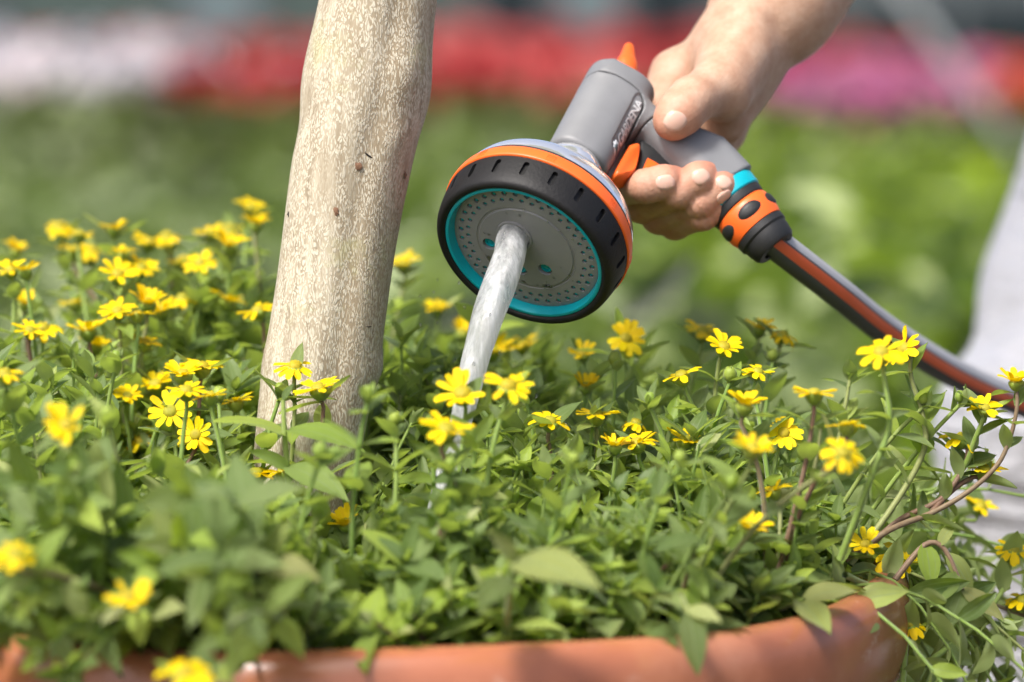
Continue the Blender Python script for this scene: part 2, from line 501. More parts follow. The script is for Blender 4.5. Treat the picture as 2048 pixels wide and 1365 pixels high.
def surface_net(fn, lo, hi, h):
    lo = np.asarray(lo, dtype=np.float32); hi = np.asarray(hi, dtype=np.float32)
    n = np.ceil((hi - lo) / h).astype(int) + 1
    ax = [lo[i] + h * np.arange(n[i], dtype=np.float32) for i in range(3)]
    V = np.empty(n, dtype=np.float32)
    B = 8
    nb = (n + B - 1) // B
    cc = [lo[i] + h * (B * np.arange(nb[i], dtype=np.float32) + (B - 1) / 2) for i in range(3)]
    X, Y, Z = np.meshgrid(*cc, indexing='ij')
    cv = fn((X.ravel(), Y.ravel(), Z.ravel())).reshape(nb)
    big_ = np.repeat(np.repeat(np.repeat(cv, B, 0), B, 1), B, 2)[:n[0], :n[1], :n[2]]
    V[:] = big_
    near = np.abs(cv) < h * B * 0.9 * 1.6
    nr = np.repeat(np.repeat(np.repeat(near, B, 0), B, 1), B, 2)[:n[0], :n[1], :n[2]]
    ii = np.argwhere(nr)
    for q in range(0, len(ii), 400000):
        w = ii[q:q + 400000]
        V[w[:, 0], w[:, 1], w[:, 2]] = fn((ax[0][w[:, 0]], ax[1][w[:, 1]], ax[2][w[:, 2]]))
    ins = V < 0
    c = np.zeros(n - 1, dtype=np.int8)
    offs = [(a, b, d) for a in (0, 1) for b in (0, 1) for d in (0, 1)]
    for a, b, d in offs:
        c += ins[a:n[0] - 1 + a, b:n[1] - 1 + b, d:n[2] - 1 + d]
    act = np.argwhere((c > 0) & (c < 8))
    idx = -np.ones(n - 1, dtype=np.int64)
    idx[act[:, 0], act[:, 1], act[:, 2]] = np.arange(len(act))
    acc = np.zeros((len(act), 3)); cnt = np.zeros(len(act))
    for o1 in offs:
        for axi in range(3):
            if o1[axi]:
                continue
            o2 = list(o1); o2[axi] = 1
            v1 = V[act[:, 0] + o1[0], act[:, 1] + o1[1], act[:, 2] + o1[2]]
            v2 = V[act[:, 0] + o2[0], act[:, 1] + o2[1], act[:, 2] + o2[2]]
            cr = (v1 < 0) != (v2 < 0)
            tt = np.where(cr, v1 / np.where(cr, v1 - v2, 1), 0)
            for k in range(3):
                acc[:, k] += np.where(cr, o1[k] + (tt if k == axi else 0), 0)
            cnt += cr
    verts = lo + h * (act + acc / cnt[:, None])
    faces = []
    for axi in range(3):
        s1 = [slice(None)] * 3; s2 = [slice(None)] * 3
        s1[axi] = slice(0, -1); s2[axi] = slice(1, None)
        A = ins[tuple(s1)]; B = ins[tuple(s2)]
        e = np.argwhere(A != B)
        b1, b2 = (axi + 1) % 3, (axi + 2) % 3
        ok = (e[:, b1] > 0) & (e[:, b2] > 0) & (e[:, b1] < n[b1] - 1) & (e[:, b2] < n[b2] - 1)
        e = e[ok]
        fl = A[e[:, 0], e[:, 1], e[:, 2]]
        def cell(d1, d2):
            q = e.copy(); q[:, b1] -= d1; q[:, b2] -= d2
            return idx[q[:, 0], q[:, 1], q[:, 2]]
        q = np.stack([cell(1, 1), cell(0, 1), cell(0, 0), cell(1, 0)], 1)
        q[~fl] = q[~fl][:, ::-1]
        faces.append(q)
    return verts, np.concatenate(faces)


# ------------------------------------------------------------------ setting: ground, background wall
g = obj('ground', mesh('ground', [(-150, -40, 0), (150, -40, 0), (150, 300, 0), (-150, 300, 0)], [(0, 1, 2, 3)], 'ground'))
tag(g, kind='structure')

D0 = 1.75
BC = P(738, 1130, 1.78)            # planter centre at the top of its rim
RIMZ = BC.z
RB = 0.236                         # radius of the rim's crest

# ------------------------------------------------------------------ planter
pl = thing('planter', 'round terracotta bowl planter with a thick rolled rim', 'planter', loc=(BC.x, BC.y, 0))
prof = [(0.0, 0.0), (0.135, 0.0), (0.145, 0.006), (0.165, RIMZ * 0.35), (0.195, RIMZ * 0.7), (0.214, RIMZ - 0.062), (0.2165, RIMZ - 0.052)]
lip = [(0.2165, RIMZ - 0.052), (0.228, RIMZ - 0.0505), (0.2365, RIMZ - 0.044), (0.2398, RIMZ - 0.034), (0.2405, RIMZ - 0.022), (0.239, RIMZ - 0.010),
       (0.235, RIMZ - 0.0025), (0.229, RIMZ), (0.223, RIMZ - 0.001), (0.217, RIMZ - 0.005), (0.2135, RIMZ - 0.012), (0.211, RIMZ - 0.03), (0.207, RIMZ - 0.06)]
v, f = lathe(prof[:-1] + smooth_profile(lip, 4), 160)
v = [(x * (1 + 0.004 * math.sin(3 * math.atan2(y, x) + 1) + 0.002 * math.sin(7 * math.atan2(y, x))), y * (1 + 0.003 * math.sin(4 * math.atan2(y, x))),
      z + 0.0014 * math.sin(5 * math.atan2(y, x) + 2)) for x, y, z in v]
obj('bowl', mesh('bowl', v, f, 'terracotta'), pl)
SOILZ = RIMZ - 0.026
vs, fs = [(0, 0, SOILZ + 0.006)], []
NR, NA = 26, 72
for i in range(1, NR + 1):
    for j in range(NA):
        a = 2 * math.pi * j / NA; r = 0.2095 * i / NR
        vs.append((r * math.cos(a), r * math.sin(a), SOILZ + 0.006 * (1 - i / NR) + rng.uniform(-0.003, 0.003)))
for j in range(NA):
    fs.append((0, 1 + j, 1 + (j + 1) % NA))
for i in range(NR - 1):
    for j in range(NA):
        a, b = 1 + i * NA + j, 1 + i * NA + (j + 1) % NA
        fs.append((a, a + NA, b + NA, b))
obj('soil', mesh('soil', vs, fs, 'soil'), pl)

# ------------------------------------------------------------------ tree: leaning pale trunk
TD = 1.782
cl = [(575, 1300), (593, 1120), (606, 1000), (622, 850), (640, 740), (655, 640), (671, 530), (689, 400), (706, 300), (727, 200), (742, 100), (757, 0), (772, -110), (800, -320), (845, -700), (880, -1200), (900, -2000), (905, -2900)]
wd = [206, 206, 208, 216, 226, 226, 224, 226, 232, 240, 238, 232, 226, 215, 200, 180, 160, 140]
ctr = [P(x, y, TD) for x, y in cl]
tree = thing('tree', 'small standard tree with a leaning pale speckled trunk rising from the planter', 'tree', loc=(ctr[1].x, ctr[1].y, SOILZ))
tree_o = Vector((ctr[1].x, ctr[1].y, SOILZ))
ctr = smooth_profile([tuple(c) for c in ctr[:13]], 14) + [tuple(c) for c in ctr[13:]]
wds = smooth_profile([(w,) for w in wd[:13]], 14) + [(w,) for w in wd[13:]]
vs, fs, strip = [], [], []
NT_ = 72
bumps = [(P(0, y_, TD).z - SOILZ, *r_) for y_, *r_ in ((725, 3.2, 0.0009, 0.010, 0.5), (150, 3.05, 0.0016, 0.02, 0.5), (250, 2.95, -0.0014, 0.012, 0.6),
         (738, 0.05, 0.0020, 0.008, 0.5), (145, -0.9, 0.0026, 0.014, 0.4), (270, -0.7, 0.0016, 0.009, 0.3), (340, 0.0, 0.0018, 0.03, 0.5), (190, 0.0, 0.0022, 0.02, 0.5))]
zb = SOILZ
for i, (c, w) in enumerate(zip(ctr, wds)):
    for j in range(NT_):
        a = 2 * math.pi * j / NT_
        r = w[0] * 0.5 / FPX * TD
        hgt = c[2] - zb
        # a long shallow hollow down the right front, as in the photo
        da = (a + 1.02 + 0.25 * math.sin(hgt * 9) + math.pi) % (2 * math.pi) - math.pi
        r *= 1 - 0.07 * math.exp(-(da / 0.22) ** 2) + 0.02 * math.sin(2 * a + 1) + 0.010 * math.sin(3 * a + hgt * 20) + 0.006 * math.sin(5 * a - hgt * 33)
        for hz, an, am, sg, sa in bumps:
            d2 = (a - an + math.pi) % (2 * math.pi) - math.pi
            r += am * math.exp(-((hgt - hz) / sg) ** 2 - (d2 / sa) ** 2)
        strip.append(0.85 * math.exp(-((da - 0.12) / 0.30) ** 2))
        vs.append((c[0] + r * math.cos(a) - tree_o.x, c[1] + r * math.sin(a) - tree_o.y, c[2] - tree_o.z))
for i in range(len(ctr) - 1):
    for j in range(NT_):
        j2 = (j + 1) % NT_
        fs.append((i * NT_ + j, i * NT_ + j2, (i + 1) * NT_ + j2, (i + 1) * NT_ + j))
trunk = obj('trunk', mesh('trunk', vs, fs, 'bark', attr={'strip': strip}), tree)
TRV = np.array(vs) + np.array(tree_o)


def trunk_hit(px, py):
    """point on the trunk's near side at this pixel"""
    best, bd = None, 1e9
    for q in TRV:
        w = Vector(q) - CAM
        d = w.dot(FWD)
        if d > TD:
            continue
        e = (w.dot(RIGHT) / d * FPX + 1024 - px) ** 2 + (682.5 - w.dot(UP) / d * FPX - py) ** 2
        if e < bd:
            bd, best = e, Vector(q)
    return best


def blot(px, py, w, h, mat, name, ang=0.0, dome=0.0006, seed=0):
    c = trunk_hit(px, py)
    ax = P(660, 640, TD)
    r_ = random.Random(seed)
    vs = [(0, 0, 0)]; fs = []
    n = 16
    out = Vector((c.x - (P(*[660, 640], TD).x + (c.z - ax.z) * 0.2), c.y - ax.y - 0.0, 0)).normalized()
    side = Vector((0, 0, 1)).cross(out).normalized(); upv = Vector((0, 0, 1))
    pts = [c + out * (dome + 0.0006)]
    for k in range(n):
        a = 2 * math.pi * k / n
        rr = 1 + r_.uniform(-0.3, 0.3)
        x, y = math.cos(a) * w * rr, math.sin(a) * h * rr
        x, y = x * math.cos(ang) - y * math.sin(ang), x * math.sin(ang) + y * math.cos(ang)
        pts.append(c + side * x + upv * y + out * (0.0002 - (x * x) / 0.05))
    fs = [(0, 1 + k, 1 + (k + 1) % n) for k in range(n)]
    obj(name, mesh(name, [p - tree_o for p in pts], fs, mat), trunk)


blot(671, 425, 0.0012, 0.0021, 'scar', 'bark_scar', 0.2, seed=1)
blot(714, 332, 0.0015, 0.0022, 'scar', 'bark_scar', 0.5, seed=2)
blot(807, 347, 0.0010, 0.0018, 'scar', 'bark_scar', 0.1, seed=3)
blot(577, 426, 0.0004, 0.0018, 'crack', 'bark_crack', 0.15, 0.0002, 4)
blot(735, 650, 0.0018, 0.00025, 'crack', 'bark_crack', -0.05, 0.0002, 5)
blot(738, 310, 0.0022, 0.0004, 'crack', 'bark_crack', -0.6, 0.0002, 6)

# crown of the tree, high above the frame
top = Vector(ctr[-1])
crown_vs, crown_fs, crn, cuv = [], [], [], []
limbs = []
for k in range(7):
    a = k * 2.4; d = Vector((math.cos(a) * 0.35, math.sin(a) * 0.35, 0.30 + 0.12 * (k % 3)))
    limbs.append(tube([top - Vector((0, 0, 0.06)), top + d * 0.5 + Vector((0, 0, 0.03)), top + d], [0.014, 0.009, 0.004], 7)[:2])
v, f = join(limbs)
obj('limb', mesh('limb', [Vector(p) - tree_o for p in v], f, 'bark'), tree)


def leaf_template(nl=5, nw=4, length=1.0, width=0.30, fold=0.25, curl=0.25, kind='leaf'):
    """blade along +Y from the origin, face up +Z; returns verts, faces, uvs"""
    vs, fs, uv = [], [], []
    for i in range(nl + 1):
        t = i / nl
        if kind == 'petal':
            w = width * (0.35 + 0.65 * math.sin(min(t * 1.25, 1) * math.pi / 2)) * (1 - 0.35 * max(0, t - 0.8) / 0.2)
        else:
            w = width * (math.sin(math.pi * min(0.06 + t * 0.94, 1) ** 0.8) ** 0.85) + 0.012
        for j in range(nw + 1):
            u = j / nw * 2 - 1
            x = u * w * 0.5
            z = fold * abs(x) - curl * t * t + 0.02 * math.sin(6 * t + 2 * u)
            y = t
            if kind == 'petal' and i == nl:
                y = 1.0 + (0.03 if j % 2 else -0.03)
            vs.append((x * length, y * length, z * length)); uv.append((u * 0.5 + 0.5, t))
    k = nw + 1
    for i in range(nl):
        for j in range(nw):
            fs.append((i * k + j, i * k + j + 1, (i + 1) * k + j + 1, (i + 1) * k + j))
    return vs, fs, uv


class Mass:
    """many small blades joined in one mesh"""
    def __init__(self):
        self.v, self.f, self.uv, self.r, self.n = [], [], [], [], 0

    def add(self, tpl, mat, r):
        v, f, uv = tpl
        a = np.asarray(v)
        m = np.array(mat)
        self.v.append(a @ m[:3, :3].T + m[:3, 3]); self.f.append(np.asarray(f) + self.n); self.uv.append(np.asarray(uv))
        self.r.append(np.full(len(a), r)); self.n += len(a)

    def build(self, name, mat):
        V = np.concatenate(self.v); F = np.concatenate(self.f)
        me = bpy.data.meshes.new(name)
        me.vertices.add(len(V)); me.vertices.foreach_set('co', V.astype(np.float32).ravel())
        k = F.shape[1]
        me.loops.add(F.size); me.loops.foreach_set('vertex_index', F.astype(np.int32).ravel())
        me.polygons.add(len(F)); me.polygons.foreach_set('loop_start', np.arange(0, F.size, k, dtype=np.int32))
        me.polygons.foreach_set('use_smooth', np.ones(len(F), dtype=bool))
        ul = me.uv_layers.new(name='UVMap'); ul.data.foreach_set('uv', np.concatenate(self.uv)[F.ravel()].astype(np.float32).ravel())
        a = me.attributes.new('rnd', 'FLOAT', 'POINT'); a.data.foreach_set('value', np.concatenate(self.r).astype(np.float32))
        me.materials.append(M[mat]); me.update(); me.validate()
        return me


def frame(pos, d, up, scale=1.0):
    """matrix with +Y along d and +Z near up"""
    d = Vector(d).normalized(); z = Vector(up) - d * Vector(up).dot(d)
    z = z.normalized() if z.length > 1e-6 else d.orthogonal().normalized()
    x = d.cross(z)
    m = Matrix((x, d, z)).transposed().to_4x4() @ Matrix.Scale(scale, 4)
    m.translation = pos
    return m


LT = [leaf_template(6, 4, 1, w, fo, cu) for w, fo, cu in ((0.42, 0.30, 0.16), (0.46, 0.22, 0.34), (0.36, 0.45, 0.05), (0.52, 0.18, 0.22))]
LT_S = [leaf_template(4, 2, 1, w, fo, cu) for w, fo, cu in ((0.34, 0.3, 0.15), (0.38, 0.2, 0.32), (0.3, 0.4, 0.05))]
mass = Mass()
for k in range(2600):
    d = Vector((rng.gauss(0, 1), rng.gauss(0, 1), rng.gauss(0, 0.8))).normalized() * (rng.random() ** 0.4)
    p = top + Vector((0, 0, 0.38)) + Vector((d.x * 0.42, d.y * 0.42, d.z * 0.36)) - tree_o
    dd = Vector((rng.gauss(0, 1), rng.gauss(0, 1), rng.gauss(-0.2, 0.6)))
    mass.add(LT_S[k % 3], frame(p, dd, (0, 0, 1), rng.uniform(0.045, 0.075)), rng.random())
obj('crown', mass.build('crown', 'leaf'), tree)

# ------------------------------------------------------------------ sprayer frame: x to the grip, y to the viewer's side, z out of the face
def camvec(x, y, z):
    return RIGHT * x + UP * y - FWD * z


nF = camvec(-0.380, -0.662, 0.645).normalized()
e1 = camvec(0.867, -0.498, 0.0); e1 = (e1 - nF * e1.dot(nF)).normalized()
e2 = nF.cross(e1).normalized()
SO = P(1045, 509, D0)
SM = Matrix((e1, e2, nF)).transposed().to_4x4(); SM.translation = SO
SMi = SM.inverted()


def L(px, py, y):
    """sprayer coordinates (mm) of the pixel's ray where local y (mm) = y"""
    o = SMi @ CAM; d = SMi.to_3x3() @ (P(px, py, 1.0) - CAM)
    k = (y * 0.001 - o.y) / d.y
    return (o + d * k) * 1000


spr = thing('hose_sprayer', 'grey garden hose spray gun with black, orange and teal round spray head', 'spray gun', mw=SM)
MM = 0.001
SC = Matrix.Scale(MM, 4)


def mmobj(name, vf, mat, parent=spr, deg=35):
    me = mesh(name, [(x * MM, y * MM, z * MM) for x, y, z in vf[0]], vf[1], mat)
    return obj(name, sharp(me, deg), parent)


# bezel with pill shaped grip slots
bez = smooth_profile([(36.9, -1.0), (37.6, 0.1), (39.2, 0.5), (40.8, -0.4), (41.8, -2.6)], 4) + [(42.4, -6), (43.0, -11), (43.2, -15.2), (36.9, -15.4)]
bm_ = mesh('b', *lathe(bez, 160, close=True), 'black_rubber')
cut = []
for k in range(20):
    a = 2 * math.pi * (k + 0.35) / 20
    rr = [(1.35, 0)]
    pv, pf = [], []
    ring = []
    for q in range(16):
        th = 2 * math.pi * q / 16
        z = -9.0 + math.sin(th) * 1.35 + (2.6 if math.sin(th) >= 0 else -2.6)
        ring.append((math.cos(th) * 1.35, z))
    for rad in (41.3, 45.0):
        for tx, z in ring:
            pv.append((math.cos(a) * rad - math.sin(a) * tx, math.sin(a) * rad + math.cos(a) * tx, z))
    pf = [(q, (q + 1) % 16, 16 + (q + 1) % 16, 16 + q) for q in range(16)] + [tuple(reversed(range(16))), tuple(range(16, 32))]
    cut.append((pv, pf))
cv, cf = join(cut)
cm = mesh('c', cv, cf, smooth=False)
bmm = bmesh.new(); bmm.from_mesh(cm); bmesh.ops.recalc_face_normals(bmm, faces=bmm.faces[:]); bmm.to_mesh(cm); bmm.free()
bmm = bmesh.new(); bmm.from_mesh(bm_); bmesh.ops.recalc_face_normals(bmm, faces=bmm.faces[:]); bmm.to_mesh(bm_); bmm.free()
bz = boolean(bm_, cm); bz.transform(SC); bz.name = 'bezel'
obj('bezel', sharp(bz, 30), spr)
# orange setting ring with raised index marks
ring = mmobj('setting_ring', lathe(smooth_profile([(42.6, -15.5), (43.7, -15.8), (43.9, -17), (43.6, -20), (43.0, -22.2), (42.2, -22.6)], 3) + [(38, -22.6), (38, -15.5)], 160, close=True), 'orange_plastic')
marks = []
for k in range(8):
    a = 2 * math.pi * k / 8 + R_(58)
    for q in range(4):
        for w in range(4):
            da = (q - 1.5) * 0.026; z = -17.0 - w * 1.1; r = 43.75 - 0.1 * w
            c, s = math.cos(a + da), math.sin(a + da)
            v = [(-0.35, -0.35), (0.35, -0.35), (0.35, 0.35), (-0.35, 0.35)]
            pv = [(c * rad - s * x * (1 if rad < 44 else .5), s * rad + c * x * (1 if rad < 44 else .5), z + y * (1 if rad < 44 else .5)) for rad in (r - 0.3, r + 0.35) for x, y in v]
            marks.append((pv, [(4, 5, 6, 7), (0, 1, 5, 4), (1, 2, 6, 5), (2, 3, 7, 6), (3, 0, 4, 7)]))
mm_ = mmobj('index_mark', join(marks), 'orange_plastic', ring)
mm_['kind'] = 'stuff'
mmobj('seal_ring', lathe([(42.4, -22.7), (42.4, -23.7), (38, -23.7), (38, -22.7)], 128, close=True), 'dark_plastic')
dome = smooth_profile([(41.9, -23.7), (41.6, -26.5), (39.5, -31.5), (35, -36.5), (28, -41), (21, -44.5), (17, -46.2), (14.9, -47.6), (14.6, -50), (15.2, -54), (15.0, -58), (13.6, -61), (12.8, -63)], 4)
mmobj('clear_dome', lathe(dome + [(11.8, -63)] + [(r - 1.6, z + 0.6) for r, z in reversed(dome[:-2])], 128, close=True), 'clear_plastic', deg=60)
mmobj('inner_cone', lathe(smooth_profile([(39, -24), (36, -29.5), (28, -36.5), (18, -42), (10.6, -46), (10.4, -64)], 3), 96), 'plate_grey')
# teal liner
mmobj('teal_ring', lathe([(37.3, -6.0), (36.9, -0.6), (36.3, -0.3), (35.4, -0.5), (34.3, -4.4), (34.2, -6.0)], 160, close=True), 'teal_plastic', deg=40)
# face plate with drilled holes
pz = -4.2
plate = mesh('p', *lathe([(0.0001, pz + 0.9), (12, pz + 0.75), (22.0, pz + 0.35), (22.4, pz - 0.25), (23.2, pz - 0.3), (23.6, pz + 0.1), (27, pz + 0.1), (33.2, pz - 0.1), (34.25, pz - 0.5), (34.25, pz - 6), (0.0001, pz - 6)], 160), 'plate_grey')
holes = []
spots = []
for k in range(36):
    a = 2 * math.pi * k / 36
    spots.append((31.0 * math.cos(a), 31.0 * math.sin(a), 1.1, 1.45))
    a += math.pi / 36
    spots.append((27.6 * math.cos(a), 27.6 * math.sin(a), 0.95, 1.25))
big = [(-15.0, -9.4, 3.0), (2.3, -14.0, 3.0), (11.9, -5.5, 3.0)]


def cyl(x, y, r1, r2, z1, z2, n=14):
    v = [(x + r * math.cos(2 * math.pi * q / n), y + r * math.sin(2 * math.pi * q / n), z) for r, z in ((r1, z1), (r2, z2)) for q in range(n)]
    return v, [(q, (q + 1) % n, n + (q + 1) % n, n + q) for q in range(n)] + [tuple(reversed(range(n))), tuple(range(n, 2 * n))]


cut = [cyl(x, y, r, r2, pz - 2.4, pz + 2) for x, y, r, r2 in spots] + [cyl(x, y, r, r * 1.1, pz - 3.2, pz + 2, 28) for x, y, r in big] + [cyl(-6.9, 3.9, 7.0, 7.0, pz - 5, pz + 3, 48)]
cm = mesh('c', *join(cut), smooth=False)
for m_ in (plate, cm):
    bmm = bmesh.new(); bmm.from_mesh(m_); bmesh.ops.remove_doubles(bmm, verts=bmm.verts[:], dist=0.001); bmesh.ops.recalc_face_normals(bmm, faces=bmm.faces[:]); bmm.to_mesh(m_); bmm.free()
pm = boolean(plate, cm); pm.transform(SC); pm.name = 'face_plate'
face = obj('face_plate', sharp(pm, 28), spr)
pin = mesh('jet_pin', *[([(x * MM, y * MM, z * MM) for x, y, z in q[0]], q[1]) for q in [cyl(0, 0, 0.95, 0.7, -2.35, -0.55, 10)]][0], 'teal_plastic')
for x, y, r, r2 in spots:
    obj('jet_pin', pin, face, Matrix.Translation((x * MM, y * MM, pz * MM)))
bp = lathe([(0.0001, -0.9), (0.9, -0.9), (1.0, -1.3), (1.7, -1.3), (1.8, -0.7), (2.5, -0.7), (2.8, -1.6), (2.95, -3.1)], 28)
bpm = mesh('jet_insert', [(x * MM, y * MM, z * MM) for x, y, z in bp[0]], bp[1], 'teal_plastic'); sharp(bpm, 30)
for x, y, r in big:
    obj('jet_insert', bpm, face, Matrix.Translation((x * MM, y * MM, pz * MM)))
cl_ = lathe([(7.05, -4.8), (7.05, 0.6), (7.3, 1.5), (7.8, 1.7), (8.3, 1.5), (8.5, 0.4), (8.5, -0.2)], 64)
mmobj('outlet_collar', ([(x - 6.9, y + 3.9, z + pz) for x, y, z in cl_[0]], cl_[1]), 'plate_grey', face, 50)

# body: barrel, cap and grip as one smooth form
GD = np.array((0.914, 0.0, 0.406)); GH = np.array((-0.406, 0.0, 0.914)); G0 = np.array((0.0, 0.0, -122.0))


def body_raw(p):
    x, y, z = p
    rb = 14.6 + (-61 - z) * 0.032
    # slightly squarish barrel
    rad = ((np.abs(x) / rb) ** 2.5 + (np.abs(y) / rb) ** 2.5) ** (1 / 2.5) * rb - rb
    top_z = -117.5 - 0.012 * (x + 3) ** 2 * 0.35
    b = smax(rad, smax(z + 61.0, (top_z - z), 0.1), 3.0)
    sx = (x - G0[0]) * GD[0] + (z - G0[2]) * GD[2]
    tx = (x - G0[0]) * GH[0] + (z - G0[2]) * GH[2]
    hw = 16.5 - 2.0 * np.clip(sx / 70, 0, 1); hy = 12.6 + 2.0 * np.clip(sx / 70, 0, 1)
    lift = 22.0 * np.clip((52 - sx) / 34, 0, 1)
    rr = np.minimum(9.0, hw - lift * 0.5)
    qx = np.maximum(np.abs(tx - 2.0 - lift * 0.5 + 2.0 * np.clip(sx / 70, 0, 1)) - (hw - rr - lift * 0.5), 0); qy = np.maximum(np.abs(y) - (hy - rr), 0)
    gsec = np.sqrt(qx * qx + qy * qy) - rr
    gr = smax(gsec, np.maximum(sx - 71.0, -2 - sx), 1.5)
    gr = np.maximum(gr, top_z - z)
    d = smin(b, gr, 7.0)
    return d


def cap_split(p):
    x, y, z = p
    a = z + 107.5 - 0.006 * (x + 2) ** 2
    b = -(x - 14.2) + 0.06 * (z + 100)
    b = np.maximum(b, z + 84)
    b = np.maximum(b, x * GD[0] + (z - G0[2]) * GD[2] - 27)
    return np.maximum(smin(a, b, 7.0), x * GD[0] + (z - G0[2]) * GD[2] - 27)     # negative inside the cap


pA = np.array(L(1241, 283, 14)); pB = np.array(L(1281, 203, 14))


def logo_pocket(x, z):
    ax, az, bx, bz = pA[0], pA[2], pB[0], pB[2]
    t_ = np.clip(((x - ax) * (bx - ax) + (z - az) * (bz - az)) / ((bx - ax) ** 2 + (bz - az) ** 2), 0, 1)
    return np.sqrt((x - ax - (bx - ax) * t_) ** 2 + (z - az - (bz - az) * t_) ** 2) - 3.4


def body_fn(p):
    x, y, z = p
    d = body_raw(p)
    d = np.maximum(d, -(cap_split(p) - 0.45))
    pocket = np.maximum(logo_pocket(x, z), np.maximum(-(body_raw(p) + 0.8), -y))
    d = smax(d, -pocket, 0.4)
    return d


def cap_fn(p):
    x, y, z = p
    d = np.maximum(body_raw(p), cap_split(p) + 0.1)
    slot = np.maximum(np.maximum(np.abs(x - 9.5) - 5.5, np.abs(y) - 4.2), z + 113.5)
    return np.maximum(d, -slot)


v, f = surface_net(body_fn, (-20, -19, -130), (76, 19, -47), 0.55)
obj('handle_body', mesh('handle_body', v * MM, f, 'grey_plastic'), spr)
v, f = surface_net(cap_fn, (-20, -19, -132), (40, 19, -80), 0.55)
cap = obj('end_cap', mesh('end_cap', v * MM, f, 'grey_plastic'), spr)
v, f = surface_net(lambda p: body_raw(p) + 2.4, (-20, -19, -130), (76, 19, -47), 1.2)
obj('body_core', mesh('body_core', v * MM, f, 'dark_plastic'), spr)


def lever_fn(p):
    x, y, z = p
    d = chain_d((x, y * 1.15, z), [((1.0, 0, -113), 6.0), ((0.0, 0, -122), 5.6), ((-2.5, 0, -132), 4.6), ((-5.6, 0, -142.3), 2.5)], 2.0)
    return d


v, f = surface_net(lever_fn, (-12, -9, -148), (9, 9, -106), 0.5)
obj('flow_lever', mesh('flow_lever', v * MM, f, 'orange_plastic'), spr)


def prism(poly, y0, y1, bev=1.2):
    """polygon of local (x, z) extruded along y with a bevel"""
    n = len(poly)
    cx = sum(p[0] for p in poly) / n; cz = sum(p[1] for p in poly) / n
    rows = []
    for y, s in ((y0, 0.82), (y0 + bev * .4, 0.93), (y0 + bev, 1), (y1 - bev, 1), (y1 - bev * .4, 0.93), (y1, 0.82)):
        rows.append([(cx + (x - cx) * s, y, cz + (z - cz) * s) for x, z in poly])
    vs = [p for r in rows for p in r]
    fs = [(i * n + j, i * n + (j + 1) % n, (i + 1) * n + (j + 1) % n, (i + 1) * n + j) for i in range(5) for j in range(n)]
    fs += [tuple(reversed(range(n))), tuple(range(5 * n, 6 * n))]
    return vs, fs


def poly_px(pts, y, sub=4):
    q = [(L(px, py, y)[0], L(px, py, y)[2]) for px, py in pts]
    return smooth_profile(q + [q[0]], sub)[:-1]


mmobj('trigger', prism(poly_px([(1262, 286), (1282, 284), (1279, 318), (1270, 342), (1250, 349), (1231, 349), (1236, 330)], 6.5), -6.5, 6.5, 2.2), 'orange_plastic', deg=50)
mmobj('trigger_back', prism(poly_px([(1297, 313), (1322, 328), (1330, 345), (1300, 352), (1268, 349), (1285, 338)], 5), -6, 5, 1.6), 'orange_plastic', deg=50)
mmobj('trigger_guard', prism(poly_px([(1282, 280), (1340, 310), (1352, 330), (1325, 352), (1290, 352), (1270, 345), (1279, 320)], 2.5, 2), -5, 3.0, 1.0), 'dark_plastic')

# logo: flower disc and lettering laid into the pocket
def surf_y(x, z):
    y = np.full_like(x, 19.0)
    for _ in range(60):
        y = y - np.clip(body_fn((x, y, z)), -1, 1) * 0.7
    return y


def on_pocket(me, ox, oz, ux, uz, thick):
    """wrap flat glyph mesh (its x along u, its y across) on the handle"""
    n = len(me.vertices)
    co = np.empty(n * 3); me.vertices.foreach_get('co', co); co = co.reshape(-1, 3)
    x = ox + co[:, 0] * ux - co[:, 1] * uz * -1 * -1
    z = oz + co[:, 0] * uz + co[:, 1] * ux
    y = surf_y(x, z) + np.where(co[:, 2] > 0, thick, -0.2)
    me.vertices.foreach_set('co', (np.stack([x, y, z], 1) * MM).ravel()); me.update()


ul = math.hypot(pB[0] - pA[0], pB[2] - pA[2]); ux, uz = (pB[0] - pA[0]) / ul, (pB[2] - pA[2]) / ul
cu = bpy.data.curves.new('lettering', 'FONT'); cu.body = 'GARDENA'; cu.size = 5.0; cu.extrude = 0.3; cu.offset = 0.06; cu.space_character = 0.92
cu.align_y = 'CENTER'
to = bpy.data.objects.new('tmp_text', cu); COL.objects.link(to)
tm = bpy.data.meshes.new_from_object(to.evaluated_get(bpy.context.evaluated_depsgraph_get())); bpy.data.objects.remove(to)
bmm = bmesh.new(); bmm.from_mesh(tm); bmesh.ops.triangulate(bmm, faces=bmm.faces[:])
bmesh.ops.subdivide_edges(bmm, edges=[e for e in bmm.edges if e.calc_length() > 1.2], cuts=1); bmm.to_mesh(tm); bmm.free()
xs = [v_.co.x for v_ in tm.vertices]
sc_ = (ul - 3.6) / (max(xs) - min(xs))
for v_ in tm.vertices:
    v_.co.x = (v_.co.x - min(xs)) * sc_
x0 = min(xs)
tm.materials.clear(); tm.materials.append(M['logo_silver'])


def wrap(me, sx, thick, flip=1):
    n = len(me.vertices)
    co = np.empty(n * 3); me.vertices.foreach_get('co', co); co = co.reshape(-1, 3)
    # along u; glyph 'up' is to the left of u as seen from +y
    x = pA[0] + (co[:, 0] + sx) * ux + co[:, 1] * uz
    z = pA[2] + (co[:, 0] + sx) * uz - co[:, 1] * ux
    y = surf_y(x, z) + np.where(co[:, 2] > 0, thick, -0.3)
    me.vertices.foreach_set('co', (np.stack([x, y, z], 1) * MM).ravel()); me.update()


